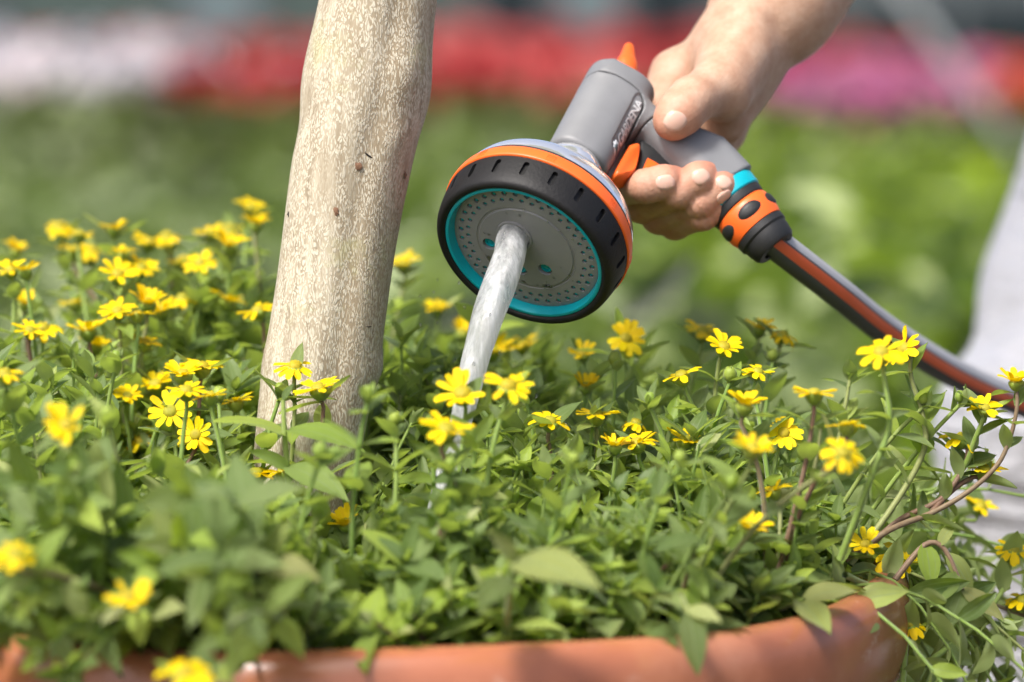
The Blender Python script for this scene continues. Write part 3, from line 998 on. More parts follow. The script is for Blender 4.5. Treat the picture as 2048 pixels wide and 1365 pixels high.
wrap(tm, 3.6, 0.45)
obj('lettering', tm, spr)
pv = [(0, 0, 1)] + [((2.7 if k % 4 < 2 else 2.35) * math.cos(2 * math.pi * k / 32), (2.7 if k % 4 < 2 else 2.35) * math.sin(2 * math.pi * k / 32), 1) for k in range(32)]
pv += [(x, y, 0) for x, y, z in pv[1:]]
gm = mesh('emblem', pv, [(0, 1 + k, 1 + (k + 1) % 32) for k in range(32)] + [(1 + k, 33 + k, 33 + (k + 1) % 32, 1 + (k + 1) % 32) for k in range(32)], 'logo_silver')
wrap(gm, 0.0, 0.45)
emb = obj('emblem', gm, spr)
pv = [(0, 0, 1)] + [(1.15 * math.cos(2 * math.pi * k / 20), 1.15 * math.sin(2 * math.pi * k / 20), 1) for k in range(20)] + [(1.15 * math.cos(2 * math.pi * k / 20), 1.15 * math.sin(2 * math.pi * k / 20), 0) for k in range(20)]
gm = mesh('emblem_centre', pv, [(0, 1 + k, 1 + (k + 1) % 20) for k in range(20)] + [(1 + k, 21 + k, 21 + (k + 1) % 20, 1 + (k + 1) % 20) for k in range(20)], 'panel_pale')
wrap(gm, 0.0, 0.8)
obj('emblem_centre', gm, emb)

# coupling at the grip's foot
gd = Vector(GD); gh = Vector(GH)
CM = Matrix((Vector((0, 1, 0)), gh * -1, gd)).transposed().to_4x4()
CM.translation = (Vector(G0) + gd * 71.0) * MM


def coup(name, prof_, mat, parent=spr, n=72, deg=35):
    v, f = lathe(prof_, n)
    me = mesh(name, [(x * MM, y * MM, z * MM) for x, y, z in v], f, mat)
    return obj(name, sharp(me, deg), parent, CM)


coup('teal_collar', [(12, 0), (14.6, 0.2), (15.0, 1), (14.6, 6.4), (14.1, 7.0), (12, 7.0)], 'teal_plastic')
coup('black_collar', [(12, 7.0), (13.9, 7.1), (14.0, 7.6), (13.6, 10.6), (13.0, 11.2), (11, 11.2)], 'dark_plastic')
cpl = coup('coupling', [(11, 11.0), (13.0, 11.2), (13.7, 12.6), (14.0, 16.5), (13.6, 21), (12.8, 23.6), (11, 24)], 'orange_plastic', deg=60)
for k in range(5):
    a0 = 2 * math.pi * k / 5 + 0.75
    vs, fs = [], []
    for i in range(9):
        for j in range(9):
            u, w = i / 4 - 1, j / 4 - 1
            rho = max(abs(u), abs(w)); th = math.atan2(w, u)
            uu, ww = rho * math.cos(th), rho * math.sin(th)
            a = a0 + uu * 0.54
            z = 17.0 + ww * 3.5
            r = 13.2 + 1.3 * (1 - rho ** 4) + 0.2
            vs.append((r * math.cos(a) * MM, r * math.sin(a) * MM, z * MM))
    fs = [(i * 9 + j, (i + 1) * 9 + j, (i + 1) * 9 + j + 1, i * 9 + j + 1) for i in range(8) for j in range(8)]
    obj('grip_pad', mesh('grip_pad', vs, fs, 'dark_plastic'), cpl)
coup('hose_nut', [(11, 23.8), (12.7, 24), (12.6, 27), (11.7, 28), (11.6, 30), (10.8, 34), (9.6, 35.5), (6.5, 35.5)], 'dark_plastic')

# ------------------------------------------------------------------ hose
hs = SM @ (CM @ Vector((0, 0, 33 * MM)))
gw = (SM.to_3x3() @ gd)
hp = [hs - gw * 0.006, P(1664, 575, 1.842), P(1752, 646, 1.88), P(1840, 706, 1.915), P(1928, 756, 1.955), P(2048, 808, 2.01), P(2250, 875, 2.12), P(2600, 1030, 2.4),
      Vector((0.75, 2.75, 0.12)), Vector((0.9, 3.0, 0.012)), Vector((1.3, 3.3, 0.012)), Vector((2.4, 3.5, 0.012))]
hp = smooth_profile([tuple(p) for p in hp], 10)
NH = 48
v, f, uv = tube(hp, 0.0072, NH)
hm = mesh('hose', v, f, ['hose_dark', 'hose_orange', 'hose_grey'])
# stripes: find the angular index that faces the camera at the start and lay the colours from there
ref = max(range(NH), key=lambda j: (CAM - Vector(v[30 * NH + j])).normalized().dot((Vector(v[30 * NH + j]) - Vector(hp[30])).normalized()))
upj = max(range(NH), key=lambda j: (Vector(v[30 * NH + j]) - Vector(hp[30])).dot(UP))
sgn = 1 if ((upj - ref) % NH) < NH / 2 else -1
mi = []
for pi in range(len(f) - 2):
    j = pi % NH
    k = ((j - ref) * sgn) % NH            # 0 faces the camera, grows towards the upper side
    a = k * 360 / NH
    if a < 24 or a > 348:
        mi.append(1)
    elif a < 34:
        mi.append(0)
    elif a < 95:
        mi.append(2)
    elif 150 < a < 200:
        mi.append(1)
    elif 200 <= a < 240:
        mi.append(2)
    else:
        mi.append(0)
hm.polygons.foreach_set('material_index', mi + [0, 0])
hose = obj('garden_hose', hm)
tag(hose, 'striped grey and orange garden hose curving down from the spray gun', 'hose')

# ------------------------------------------------------------------ water jet and drops
oc = SM @ Vector((-0.0069, 0.0039, (pz + 0.2) * MM))
wp = [(oc - nF * 0.003, 0.0070), (oc + nF * 0.004, 0.0071), (P(1017, 520, 1.742), 0.0074), (P(997, 575, 1.736), 0.0076), (P(974, 640, 1.730), 0.0069), (P(955, 705, 1.727), 0.0060), (P(940, 765, 1.724), 0.0054), (P(925, 830, 1.722), 0.0046), (P(908, 900, 1.721), 0.0044), (P(893, 975, 1.720), 0.006), (P(880, 1060, 1.720), 0.007), (P(872, 1130, 1.720), 0.010)]
pp = smooth_profile([(*p, r) for p, r in wp], 9)
NW = 40
v, f, uv = tube([q[:3] for q in pp], [q[3] for q in pp], NW)
c_ = [Vector(q[:3]) for q in pp]
for i in range(len(pp)):
    for j in range(NW):
        a = 2 * math.pi * j / NW
        w = i / len(pp)
        k = 1 + min(1, w * 6) * (0.05 * math.sin(2 * a + w * 6) + 0.02 * math.sin(3 * a - w * 9 + 1) + 0.012 * math.sin(w * 45 + a)) + 0.012 * math.sin(9 * a + w * 12) + 0.009 * math.sin(13 * a - w * 17)
        v[i * NW + j] = c_[i] + (Vector(v[i * NW + j]) - c_[i]) * k
wj = obj('water_jet', mesh('water_jet', v, f, 'water'))
tag(wj, 'white frothy jet of water falling from the spray head into the plants', 'water jet')
dr = []
ico_v, ico_f = [], []
bmm = bmesh.new(); bmesh.ops.create_icosphere(bmm, subdivisions=2, radius=1.0)
ico_v = [tuple(q.co) for q in bmm.verts]; ico_f = [tuple(q.index for q in fc.verts) for fc in bmm.faces]; bmm.free()
for k in range(34):
    a = rng.uniform(0, 2 * math.pi); r = math.sqrt(rng.random()) * 26
    x, y = r * math.cos(a), r * math.sin(a)
    if math.hypot(x + 6.9, y - 3.9) < 10 or any(math.hypot(x - bx, y - by) < 4.5 for bx, by, _ in big):
        continue
    s = rng.uniform(0.25, 0.6); e = rng.uniform(0.8, 1.5)
    dr.append(([((x + p[0] * s) * MM, (y + p[1] * s * e) * MM, (pz + 0.55 + p[2] * s * 0.4) * MM) for p in ico_v], ico_f))
for k in range(16):
    a = R_(rng.uniform(225, 330)); r = rng.uniform(20.5, 22); x, y = r * math.cos(a), r * math.sin(a); s = rng.uniform(0.5, 1.1)
    dr.append(([((x + p[0] * s * 1.4) * MM, (y + p[1] * s) * MM, (pz + 0.3 + p[2] * s * 0.45) * MM) for p in ico_v], ico_f))
v, f = join(dr)
# stray drops thrown off beside the falling water
sv_, sf_ = [], []
sp_d = []
for k in range(70):
    q = pp[rng.randrange(20, len(pp) - 6)]
    off = Vector((rng.gauss(0, 1), rng.gauss(0, 1), rng.gauss(0, 1))).normalized() * (q[3] + abs(rng.gauss(0, 0.022)))
    s_ = rng.uniform(0.0002, 0.0007)
    sp_d.append(([(q[0] + off.x + p[0] * s_, q[1] + off.y + p[1] * s_, q[2] + off.z + p[2] * s_ * 1.5) for p in ico_v], ico_f))
tag(obj('water_spray', mesh('water_spray', *join(sp_d), 'droplet')), 'fine stray water drops beside the falling jet', 'water drops', kind='stuff')
dro = obj('water_drops', mesh('water_drops', v, f, 'droplet'), None, SM)
tag(dro, 'clear water drops clinging to the grey spray plate', 'water drops', kind='stuff')

# ------------------------------------------------------------------ person: arm and hand on the grip, bent leg behind
def J(px, py, d, r):
    return (np.array(P(px, py, d)), r * MM)


thumb = [J(1467, 116, 1.846, 15), J(1436, 174, 1.824, 12.5), J(1382, 202, 1.806, 10.4), J(1360, 226, 1.800, 10.2), J(1345, 243, 1.797, 8.8)]
thenar = [J(1470, 120, 1.85, 17), J(1449, 190, 1.829, 12.2)]
heel = [J(1476, 140, 1.868, 18), J(1447, 238, 1.852, 12)]
mcp = [J(1352, 150, 1.872, 11), J(1392, 197, 1.886, 11), J(1424, 236, 1.883, 10.2), J(1448, 262, 1.872, 9.2)]
wrist = J(1480, 95, 1.864, 18.5)
fingers = [
    [mcp[0], J(1232, 376, 1.822, 8.6), J(1292, 373, 1.7935, 7.3), J(1328, 365, 1.794, 7.4), J(1347, 359, 1.799, 6.3)],
    [mcp[1], J(1284, 407, 1.828, 8.7), J(1357, 384, 1.7965, 7.2), J(1396, 359, 1.797, 7.4), J(1415, 347, 1.802, 6.3)],
    [mcp[2], J(1320, 431, 1.831, 8.4), J(1400, 406, 1.7995, 6.9), J(1440, 375, 1.800, 7.0), J(1457, 361, 1.805, 6.0)],
    [mcp[3], J(1350, 447, 1.832, 7.2), J(1406, 433, 1.804, 6.1), J(1441, 410, 1.803, 6.0), J(1456, 400, 1.806, 5.1)]]
elbow = (np.array(P(1975, -610, 2.02)), 0.041)
shoulder = (np.array((0.37, 2.24, 1.11)), 0.058)
fa1 = J(1548, 8, 1.876, 25.5)
fa2 = (np.array(P(1700, -200, 1.915)), 0.036)
arm = [wrist, fa1, fa2, elbow]
bone = [J(1500, 40, 1.848, 7), J(1478, 108, 1.842, 9)]         # wrist bone on the thumb side


TENDON = [[J(1512, 20, 1.8545, 3.0), J(1480, 78, 1.8435, 3.4), J(1452, 128, 1.829, 3.6), J(1428, 163, 1.8165, 3.2)],
          [J(1470, 40, 1.852, 2.6), J(1440, 88, 1.852, 3.0), J(1392, 118, 1.862, 3.2), J(1356, 138, 1.8655, 3.4)]]
CREASE = []
for q_, i_ in [(thumb, 2)] + [(f_, 2) for f_ in fingers] + [(f_, 1) for f_ in fingers]:
    a_ = q_[i_ + 1][0] - q_[i_][0]
    CREASE.append((q_[i_][0], a_ / np.linalg.norm(a_), 0.00042))


def arm_fn(p):
    d = chain_d(p, [wrist, fa1, fa2, elbow], 0.02)
    d = smin(d, cone_d(p, elbow[0], shoulder[0], elbow[1], shoulder[1]), 0.03)
    for m_ in mcp:
        d = smin(d, cone_d(p, wrist[0], m_[0], 0.0165, m_[1]), 0.010)
    d = smin(d, chain_d(p, heel, 0.01), 0.010)
    d = smin(d, chain_d(p, bone, 0.01), 0.008)
    d = smin(d, chain_d(p, thenar, 0.01), 0.010)
    for td in TENDON:
        d = smin(d, chain_d(p, td, 0.004), 0.005)
    d = smin(d, chain_d(p, thumb, 0.004), 0.007)
    fd = None
    for q in fingers:
        x = chain_d(p, q, 0.0035)
        fd = x if fd is None else smin(fd, x, 0.0004)
    d = smin(d, fd, 0.006)
    # skin folds over the joints
    for c_j, a_j, amp in CREASE:
        q2 = (p[0] - c_j[0]) ** 2 + (p[1] - c_j[1]) ** 2 + (p[2] - c_j[2]) ** 2
        s_ = (p[0] - c_j[0]) * a_j[0] + (p[1] - c_j[1]) * a_j[1] + (p[2] - c_j[2]) * a_j[2]
        d = d + amp * np.exp(-q2 / 0.011 ** 2 - (s_ / 0.0045) ** 2) * (0.35 + np.cos(s_ * 2 * math.pi / 0.0030))
    return d


allj = np.array([j[0] for q in fingers for j in q] + [j[0] for j in thumb] + [wrist[0], fa1[0], fa2[0], elbow[0], shoulder[0]])
av, af = surface_net(arm_fn, allj.min(0) - 0.065, allj.max(0) + 0.02, 0.0011)
flush = np.zeros(len(av))
for (c_, r_), w_, s_ in [(q[4], 0.9, 0.013) for q in fingers] + [(q[2], 0.6, 0.010) for q in fingers] + [(q[1], 0.65, 0.015) for q in fingers] + [(thumb[4], 0.6, 0.012), (thumb[2], 0.5, 0.008), (thenar[1], 0.2, 0.012), (mcp[0], 0.2, 0.012)]:
    flush = np.maximum(flush, w_ * np.exp(-((av - c_) ** 2).sum(1) / (s_ * s_)))

hip = np.array((0.415, 2.44, 0.69)); hip2 = np.array((0.60, 2.56, 0.68))
knee = np.array(P(2094, 905, 2.30)); ankle = np.array((0.335, 2.37, 0.10))
knee2 = np.array((0.66, 2.22, 0.36)); ankle2 = np.array((0.80, 2.60, 0.10))
chest = np.array((0.50, 2.39, 1.02)); sh2 = np.array((0.64, 2.40, 1.13)); neck = np.array((0.485, 2.30, 1.20)); head = np.array((0.45, 2.235, 1.345))
hand2 = np.array((0.74, 2.22, 0.62)); elb2 = np.array((0.80, 2.38, 0.86))


def head_fn(p):
    d = cone_d(p, chest, neck, 0.06, 0.055)
    d = smin(d, cone_d(p, neck, head + (0.0, 0.0, -0.03), 0.054, 0.058), 0.02)
    e = np.sqrt(((p[0] - head[0]) / 0.078) ** 2 + ((p[1] - head[1]) / 0.097) ** 2 + ((p[2] - head[2]) / 0.118) ** 2)
    d = smin(d, (e - 1) * 0.08, 0.03)
    d = smin(d, cone_d(p, head + (-0.012, -0.093, 0.0), head + (-0.014, -0.112, -0.022), 0.008, 0.012), 0.012)      # nose
    d = smin(d, cone_d(p, head + (-0.03, -0.082, -0.062), head + (0.01, -0.088, -0.062), 0.009, 0.009), 0.008)     # mouth
    d = smin(d, cone_d(p, head + (0.0, -0.07, -0.1), head + (0.0, -0.06, -0.09), 0.022, 0.025), 0.02)
    for sx in (-1, 1):
        d = smin(d, cone_d(p, head + (0.080 * sx, 0.01, 0.02), head + (0.078 * sx, 0.0, -0.025), 0.016, 0.010), 0.006)
        d = smax(d, -(cone_d(p, head + (0.034 * sx - 0.008, -0.105, 0.012), head + (0.030 * sx - 0.008, -0.105, 0.012), 0.017, 0.017)), 0.012)
    d = smin(d, chain_d(p, [(elb2, 0.04), (hand2, 0.028), (hand2 + (0.0, -0.02, -0.07), 0.03), (hand2 + (0, -0.03, -0.12), 0.012)], 0.02), 0.01)
    d = smin(d, cone_d(p, sh2, elb2, 0.055, 0.042), 0.02)
    return d


hv, hf = surface_net(head_fn, (0.34, 2.05, 0.42), (0.88, 2.5, 1.5), 0.007)
person = thing('person', 'person in white shirt and pale trousers crouching behind, gripping the spray gun', 'person', loc=(0.45, 2.45, 0))
po = np.array((0.45, 2.45, 0))
V = np.concatenate([av, hv]) - po; F = np.concatenate([af, hf + len(av)])
body = obj('body', mesh('body', V, F, 'skin', attr={'flush': np.concatenate([flush, np.zeros(len(hv)) + 0.1])}), person)


def nail(fin, nrm, c_px, length, width, name='fingernail'):
    c = np.array(P(*c_px)); dr_ = Vector(fin[4][0] - fin[2][0]).normalized()
    nr = camvec(*nrm).normalized(); dr_ = (dr_ - nr * dr_.dot(nr)).normalized(); sd = dr_.cross(nr)
    n_, m_ = 9, 9
    pts = []
    for i in range(n_):
        for j in range(m_):
            a, b = i / (n_ - 1) * 2 - 1, j / (m_ - 1) * 2 - 1
            ww = width * (1 - 0.18 * max(0, -a) ** 2) * (1 - abs(a) ** 6 * 0.55)
            pts.append(Vector(c) + dr_ * (a * length * (1 - 0.22 * b * b * (1 if a > 0 else 0.6))) + sd * (b * ww) + nr * 0.02)
    cc = np.array(c) + np.array(nr) * 0.012
    for _ in range(60):
        cc = cc - np.array(nr) * float(arm_fn(tuple(np.array([u_]) for u_ in cc))[0]) * 0.8
    q = np.array(pts) - (np.array(c) + np.array(nr) * 0.02) + cc
    for _ in range(8):
        dd = arm_fn((q[:, 0], q[:, 1], q[:, 2]))
        gr = np.stack([(arm_fn(tuple(q[:, i] + (0.0004 if i == k_ else 0) for i in range(3))) - dd) / 0.0004 for k_ in range(3)], 1)
        gr /= np.maximum(np.linalg.norm(gr, axis=1), 0.3)[:, None]
        q = q - gr * dd[:, None]
    edge = np.array([max(abs(i / (n_ - 1) * 2 - 1), abs(j / (m_ - 1) * 2 - 1)) for i in range(n_) for j in range(m_)])
    q = q + np.array(nr)[None] * np.where(edge > 0.99, -0.0003, 0.00055)[:, None]
    fs = [(i * m_ + j, i * m_ + j + 1, (i + 1) * m_ + j + 1, (i + 1) * m_ + j) for i in range(n_ - 1) for j in range(m_ - 1)]
    obj(name, mesh(name, q - po, fs, 'nail'), body)


nail(thumb, (-0.12, 0.22, 0.96), (1350, 237, 1.78), 0.0058, 0.0064, 'thumbnail')
nail(fingers[0], (-0.05, -0.28, 0.95), (1334, 370, 1.78), 0.0056, 0.0042)
nail(fingers[1], (-0.15, -0.25, 0.95), (1402, 359, 1.78), 0.0058, 0.0044)
nail(fingers[2], (-0.15, -0.25, 0.95), (1446, 373, 1.78), 0.0055, 0.0041)
nail(fingers[3], (-0.12, -0.25, 0.95), (1446, 409, 1.78), 0.0046, 0.0034)


def trouser_fn(p):
    d = smin(cone_d(p, hip, knee, 0.088, 0.062), cone_d(p, knee, ankle, 0.060, 0.046), 0.03)
    d2 = smin(cone_d(p, hip2, knee2, 0.088, 0.064), cone_d(p, knee2, ankle2, 0.060, 0.046), 0.03)
    d = smin(smin(d, d2, 0.02), cone_d(p, hip + (0.02, 0.04, 0.03), hip2 + (-0.02, 0.04, 0.03), 0.10, 0.10), 0.05)
    x, y, z = p
    w = np.sin(z * 55 + x * 30 + 2 * np.sin(x * 22 + y * 14)) * 0.5 + np.sin(z * 91 - x * 43 + 3 * np.sin(y * 25)) * 0.3
    kz = np.exp(-((z - knee[2]) / 0.12) ** 2)
    return d + w * (0.0025 + 0.0045 * kz)


v, f = surface_net(trouser_fn, (0.18, 2.0, 0.05), (0.95, 2.85, 0.88), 0.0075)
obj('trousers', mesh('trousers', v - po, f, 'trousers'), person)


def shirt_fn(p):
    d = cone_d(p, (hip + hip2) / 2 + (0.0, 0.02, 0.02), chest, 0.135, 0.125)
    d = smin(d, cone_d(p, hip + (0.01, 0.01, 0.035), hip2 + (0, 0, 0.03), 0.108, 0.108), 0.03)
    d = smin(d, cone_d(p, shoulder[0] + np.array((0.05, 0.03, 0.0)), sh2 + (-0.03, 0.0, 0.0), 0.075, 0.075), 0.06)
    d = smin(d, cone_d(p, shoulder[0], shoulder[0] * 0.5 + elbow[0] * 0.5, 0.072, 0.062), 0.03)
    d = smin(d, cone_d(p, sh2, sh2 * 0.45 + elb2 * 0.55, 0.07, 0.062), 0.03)
    d = smax(d, -cone_d(p, neck, neck + (0, -0.02, 0.1), 0.062, 0.07), 0.01)
    x, y, z = p
    d = d + 0.004 * np.sin(z * 40 + x * 60 + 2 * np.sin(y * 20))
    return np.maximum(d, 0.60 + 0.1 * (0.42 - x) - z)


v, f = surface_net(shirt_fn, (0.18, 2.0, 0.5), (0.92, 2.85, 1.32), 0.0085)
obj('shirt', mesh('shirt', v - po, f, 'shirt'), person)
hairf = lambda p: smax((np.sqrt(((p[0] - head[0]) / 0.085) ** 2 + ((p[1] - head[1] - 0.012) / 0.103) ** 2 + ((p[2] - head[2] - 0.015) / 0.118) ** 2) - 1) * 0.085 + 0.003 * np.sin(p[0] * 300 + p[2] * 90),
                       -(p[2] - head[2] - 0.055 + (p[1] - head[1] + 0.04) * 1.1), 0.01)
v, f = surface_net(hairf, head - 0.15, head + 0.16, 0.006)
obj('hair', mesh('hair', v - po, f, 'hair'), person)
for an in (ankle, ankle2):
    v, f = surface_net(lambda p: smax(smin(cone_d(p, an + (0, 0.02, -0.035), an + (0, -0.15, -0.062), 0.045, 0.036), cone_d(p, an, an + (0, 0, -0.02), 0.047, 0.05), 0.02), 0.004 - p[2], 0.006), an + (-0.08, -0.25, -0.12), an + (0.08, 0.1, 0.08), 0.006)
    obj('shoe', mesh('shoe', v - po, f, 'shoe'), person)
# ------------------------------------------------------------------ yellow flowers in the planter
def mk_leaf_meshes(tpls, mat):
    return [mesh('leaf', v, f, mat, uvs=uv) for v, f, uv in tpls]


LEAF = mk_leaf_meshes(LT, 'leaf')
YLEAF = mk_leaf_meshes(LT[1:3], 'yellow_leaf')
PT = [leaf_template(3, 2, 1, w, fo, cu, 'petal') for w, fo, cu in ((0.50, 0.25, 0.10), (0.54, 0.15, 0.28), (0.45, 0.35, -0.12))]
PETAL = [mesh('petal', v, f, 'petal', uvs=uv) for v, f, uv in PT]


def disc_mesh():
    vs, fs = [], []
    nr_, na_ = 5, 14
    vs.append((0, 0, 0.0017))
    for i in range(1, nr_ + 1):
        for j in range(na_):
            a = 2 * math.pi * (j + 0.5 * (i % 2)) / na_
            r = 0.0029 * i / nr_
            z = 0.0017 * math.sqrt(max(0, 1 - (i / nr_) ** 2)) + (0.00035 if (i + j) % 2 else -0.0002)
            vs.append((r * math.cos(a), r * math.sin(a), z))
    for j in range(na_):
        fs.append((0, 1 + j, 1 + (j + 1) % na_))
    for i in range(nr_ - 1):
        for j in range(na_):
            a, b = 1 + i * na_ + j, 1 + i * na_ + (j + 1) % na_
            fs.append((a, a + na_, b + na_, b))
    return mesh('flower_disc', vs, fs, 'disc')


DISC = disc_mesh()
cv_, cf_ = lathe(smooth_profile([(0.0008, -0.0052), (0.0020, -0.0046), (0.0034, -0.0026), (0.0038, -0.0008), (0.0030, 0.0)], 2), 12)
CALYX = mesh('calyx', cv_, cf_, 'bud_green')
bv, bf = lathe(smooth_profile([(0.0006, -0.003), (0.0026, -0.0022), (0.0037, 0.0002), (0.0034, 0.0026), (0.0022, 0.0044), (0.0008, 0.0048), (0.0001, 0.0046)], 2), 14)
bv = [(x * (1 + 0.09 * math.sin(7 * math.atan2(y, x))), y * (1 + 0.09 * math.sin(7 * math.atan2(y, x))), z + 0.0004 * math.sin(5 * math.atan2(y, x))) for x, y, z in bv]
BUD = mesh('bud', bv, bf, 'bud_green')


def bez3(a, b, c, n=9):
    return [a * (1 - t) ** 2 + b * 2 * t * (1 - t) + c * t * t for t in [i / (n - 1) for i in range(n)]]


def leaf_set(path, rnd, n_pairs, size, t0=0.3, t1=0.95, small_top=True, tip=False):
    """opposite leaf pairs along a stem path -> [(matrix, template index)]"""
    out = []
    k = len(path)
    a0 = rnd.uniform(0, math.pi)
    for q in range(n_pairs):
        t = t0 + (t1 - t0) * (q + rnd.uniform(-0.15, 0.15)) / max(1, n_pairs - 1)
        t = min(max(t, 0.02), 0.99)
        i = min(int(t * (k - 1)), k - 2)
        fr = t * (k - 1) - i
        pos = path[i].lerp(path[i + 1], fr)
        tg = (path[i + 1] - path[i]).normalized()
        s = size * rnd.uniform(0.75, 1.2) * (1 - (0.55 * max(0, (q + 1) / n_pairs - 0.45) if small_top else 0))
        for sd in (0, math.pi):
            a = a0 + q * math.pi / 2 + sd + rnd.uniform(-0.35, 0.35)
            o = tg.orthogonal().normalized(); b_ = tg.cross(o)
            side = o * math.cos(a) + b_ * math.sin(a)
            d = side + tg * rnd.uniform(0.2, 1.25) + Vector((0, 0, rnd.uniform(-0.15, 0.25)))
            upv = tg * 1.0 + Vector((rnd.uniform(-.3, .3), rnd.uniform(-.3, .3), 0.8))
            out.append((frame(pos, d, upv, s), rnd.randrange(4)))
    if tip:
        tg = (path[-1] - path[-2]).normalized()
        o = tg.orthogonal().normalized(); b_ = tg.cross(o)
        for q in range(4):
            a = a0 + q * math.pi / 2 + rnd.uniform(-.3, .3)
            side = o * math.cos(a) + b_ * math.sin(a)
            out.append((frame(path[-1] - tg * 0.001, tg + side * (0.35 if q < 2 else 0.8), side * -1 + tg * 0.3, size * (0.42 if q < 2 else 0.62) * rnd.uniform(.8, 1.2)), rnd.randrange(4)))
    return out


def stem_tube(path, r0, r1, n=6):
    k = len(path)
    v, f, uv = tube(path, [r0 + (r1 - r0) * i / (k - 1) for i in range(k)], n, caps=False)
    return v, f, uv


FLW_N = [0]


def flower_head(root, o, pos, facing, size, rnd, n_pet):
    fm = frame(pos - o, Vector(facing).orthogonal(), facing, size)
    # frame(): +Y in the disc plane, +Z = facing
    z = Vector(facing).normalized(); y = z.orthogonal().normalized(); x = y.cross(z)
    m = Matrix((x, y, z)).transposed().to_4x4() @ Matrix.Scale(size, 4); m.translation = pos - o
    hd = obj('flower_head', DISC, root, m)
    obj('calyx', CALYX, hd)
    drop_ = rnd.choice((0.02, 0.02, 0.05, 0.22))
    cup = rnd.choice((-0.45, -0.1, 0.1, 0.2, 0.3, 0.45, 0.8)) + rnd.uniform(-.1, .1)
    pi_ = rnd.randrange(3)
    for k in range(n_pet):
        if rnd.random() < drop_:
            continue
        a = 2 * math.pi * k / n_pet + rnd.uniform(-0.13, 0.13)
        el = cup + rnd.uniform(-0.22, 0.22)
        d = Vector((math.cos(a) * math.cos(el), math.sin(a) * math.cos(el), math.sin(el)))
        ln = rnd.uniform(0.0056, 0.0078)
        pm = frame(Vector((math.cos(a), math.sin(a), 0)) * 0.0021 + Vector((0, 0, 0.0002 * (k % 2))), d, Vector((-math.cos(a) * math.sin(el), -math.sin(a) * math.sin(el), math.cos(el))), ln)
        obj('petal', PETAL[(pi_ + (rnd.random() < 0.3)) % 3], hd, pm)
    return hd


HID = None


def hides(m):
    """would this leaf stand in front of a flower that the photo shows clear?"""
    for t_ in (0.15, 0.5, 0.9):
        w = m @ Vector((0, t_, 0)) - CAM
        d = w.dot(FWD)
        px, py = w.dot(RIGHT) / d * FPX + 1024, 682.5 - w.dot(UP) / d * FPX
        near = HID[(np.abs(HID[:, 0] - px) < 52) & (np.abs(HID[:, 1] - py) < 46) & (HID[:, 2] > d + 0.006)]
        for q in near:
            if (q[0] - px) ** 2 + ((q[1] - py) * 1.1) ** 2 < q[3] ** 2:
                return True
    return False


def stem_thing(name, label, cat, group, path, rnd, n_pairs, size, mat='stem_green', r0=0.0013, r1=0.0009, t0=0.35, leaves=LEAF, tip=False):
    o = path[0]
    root = thing(name, label, cat, loc=o, group=group)
    v, f, uv = stem_tube(path, r0, r1)
    obj('stem', mesh('stem', [p - o for p in v], f, mat, uvs=uv), root)
    for m, ti in leaf_set(path, rnd, n_pairs, size, t0, tip=tip):
        if hides(m):
            continue
        mm = m.copy(); mm.translation = m.translation - o
        obj('leaf', leaves[ti % len(leaves)], root, mm)
    return root, o


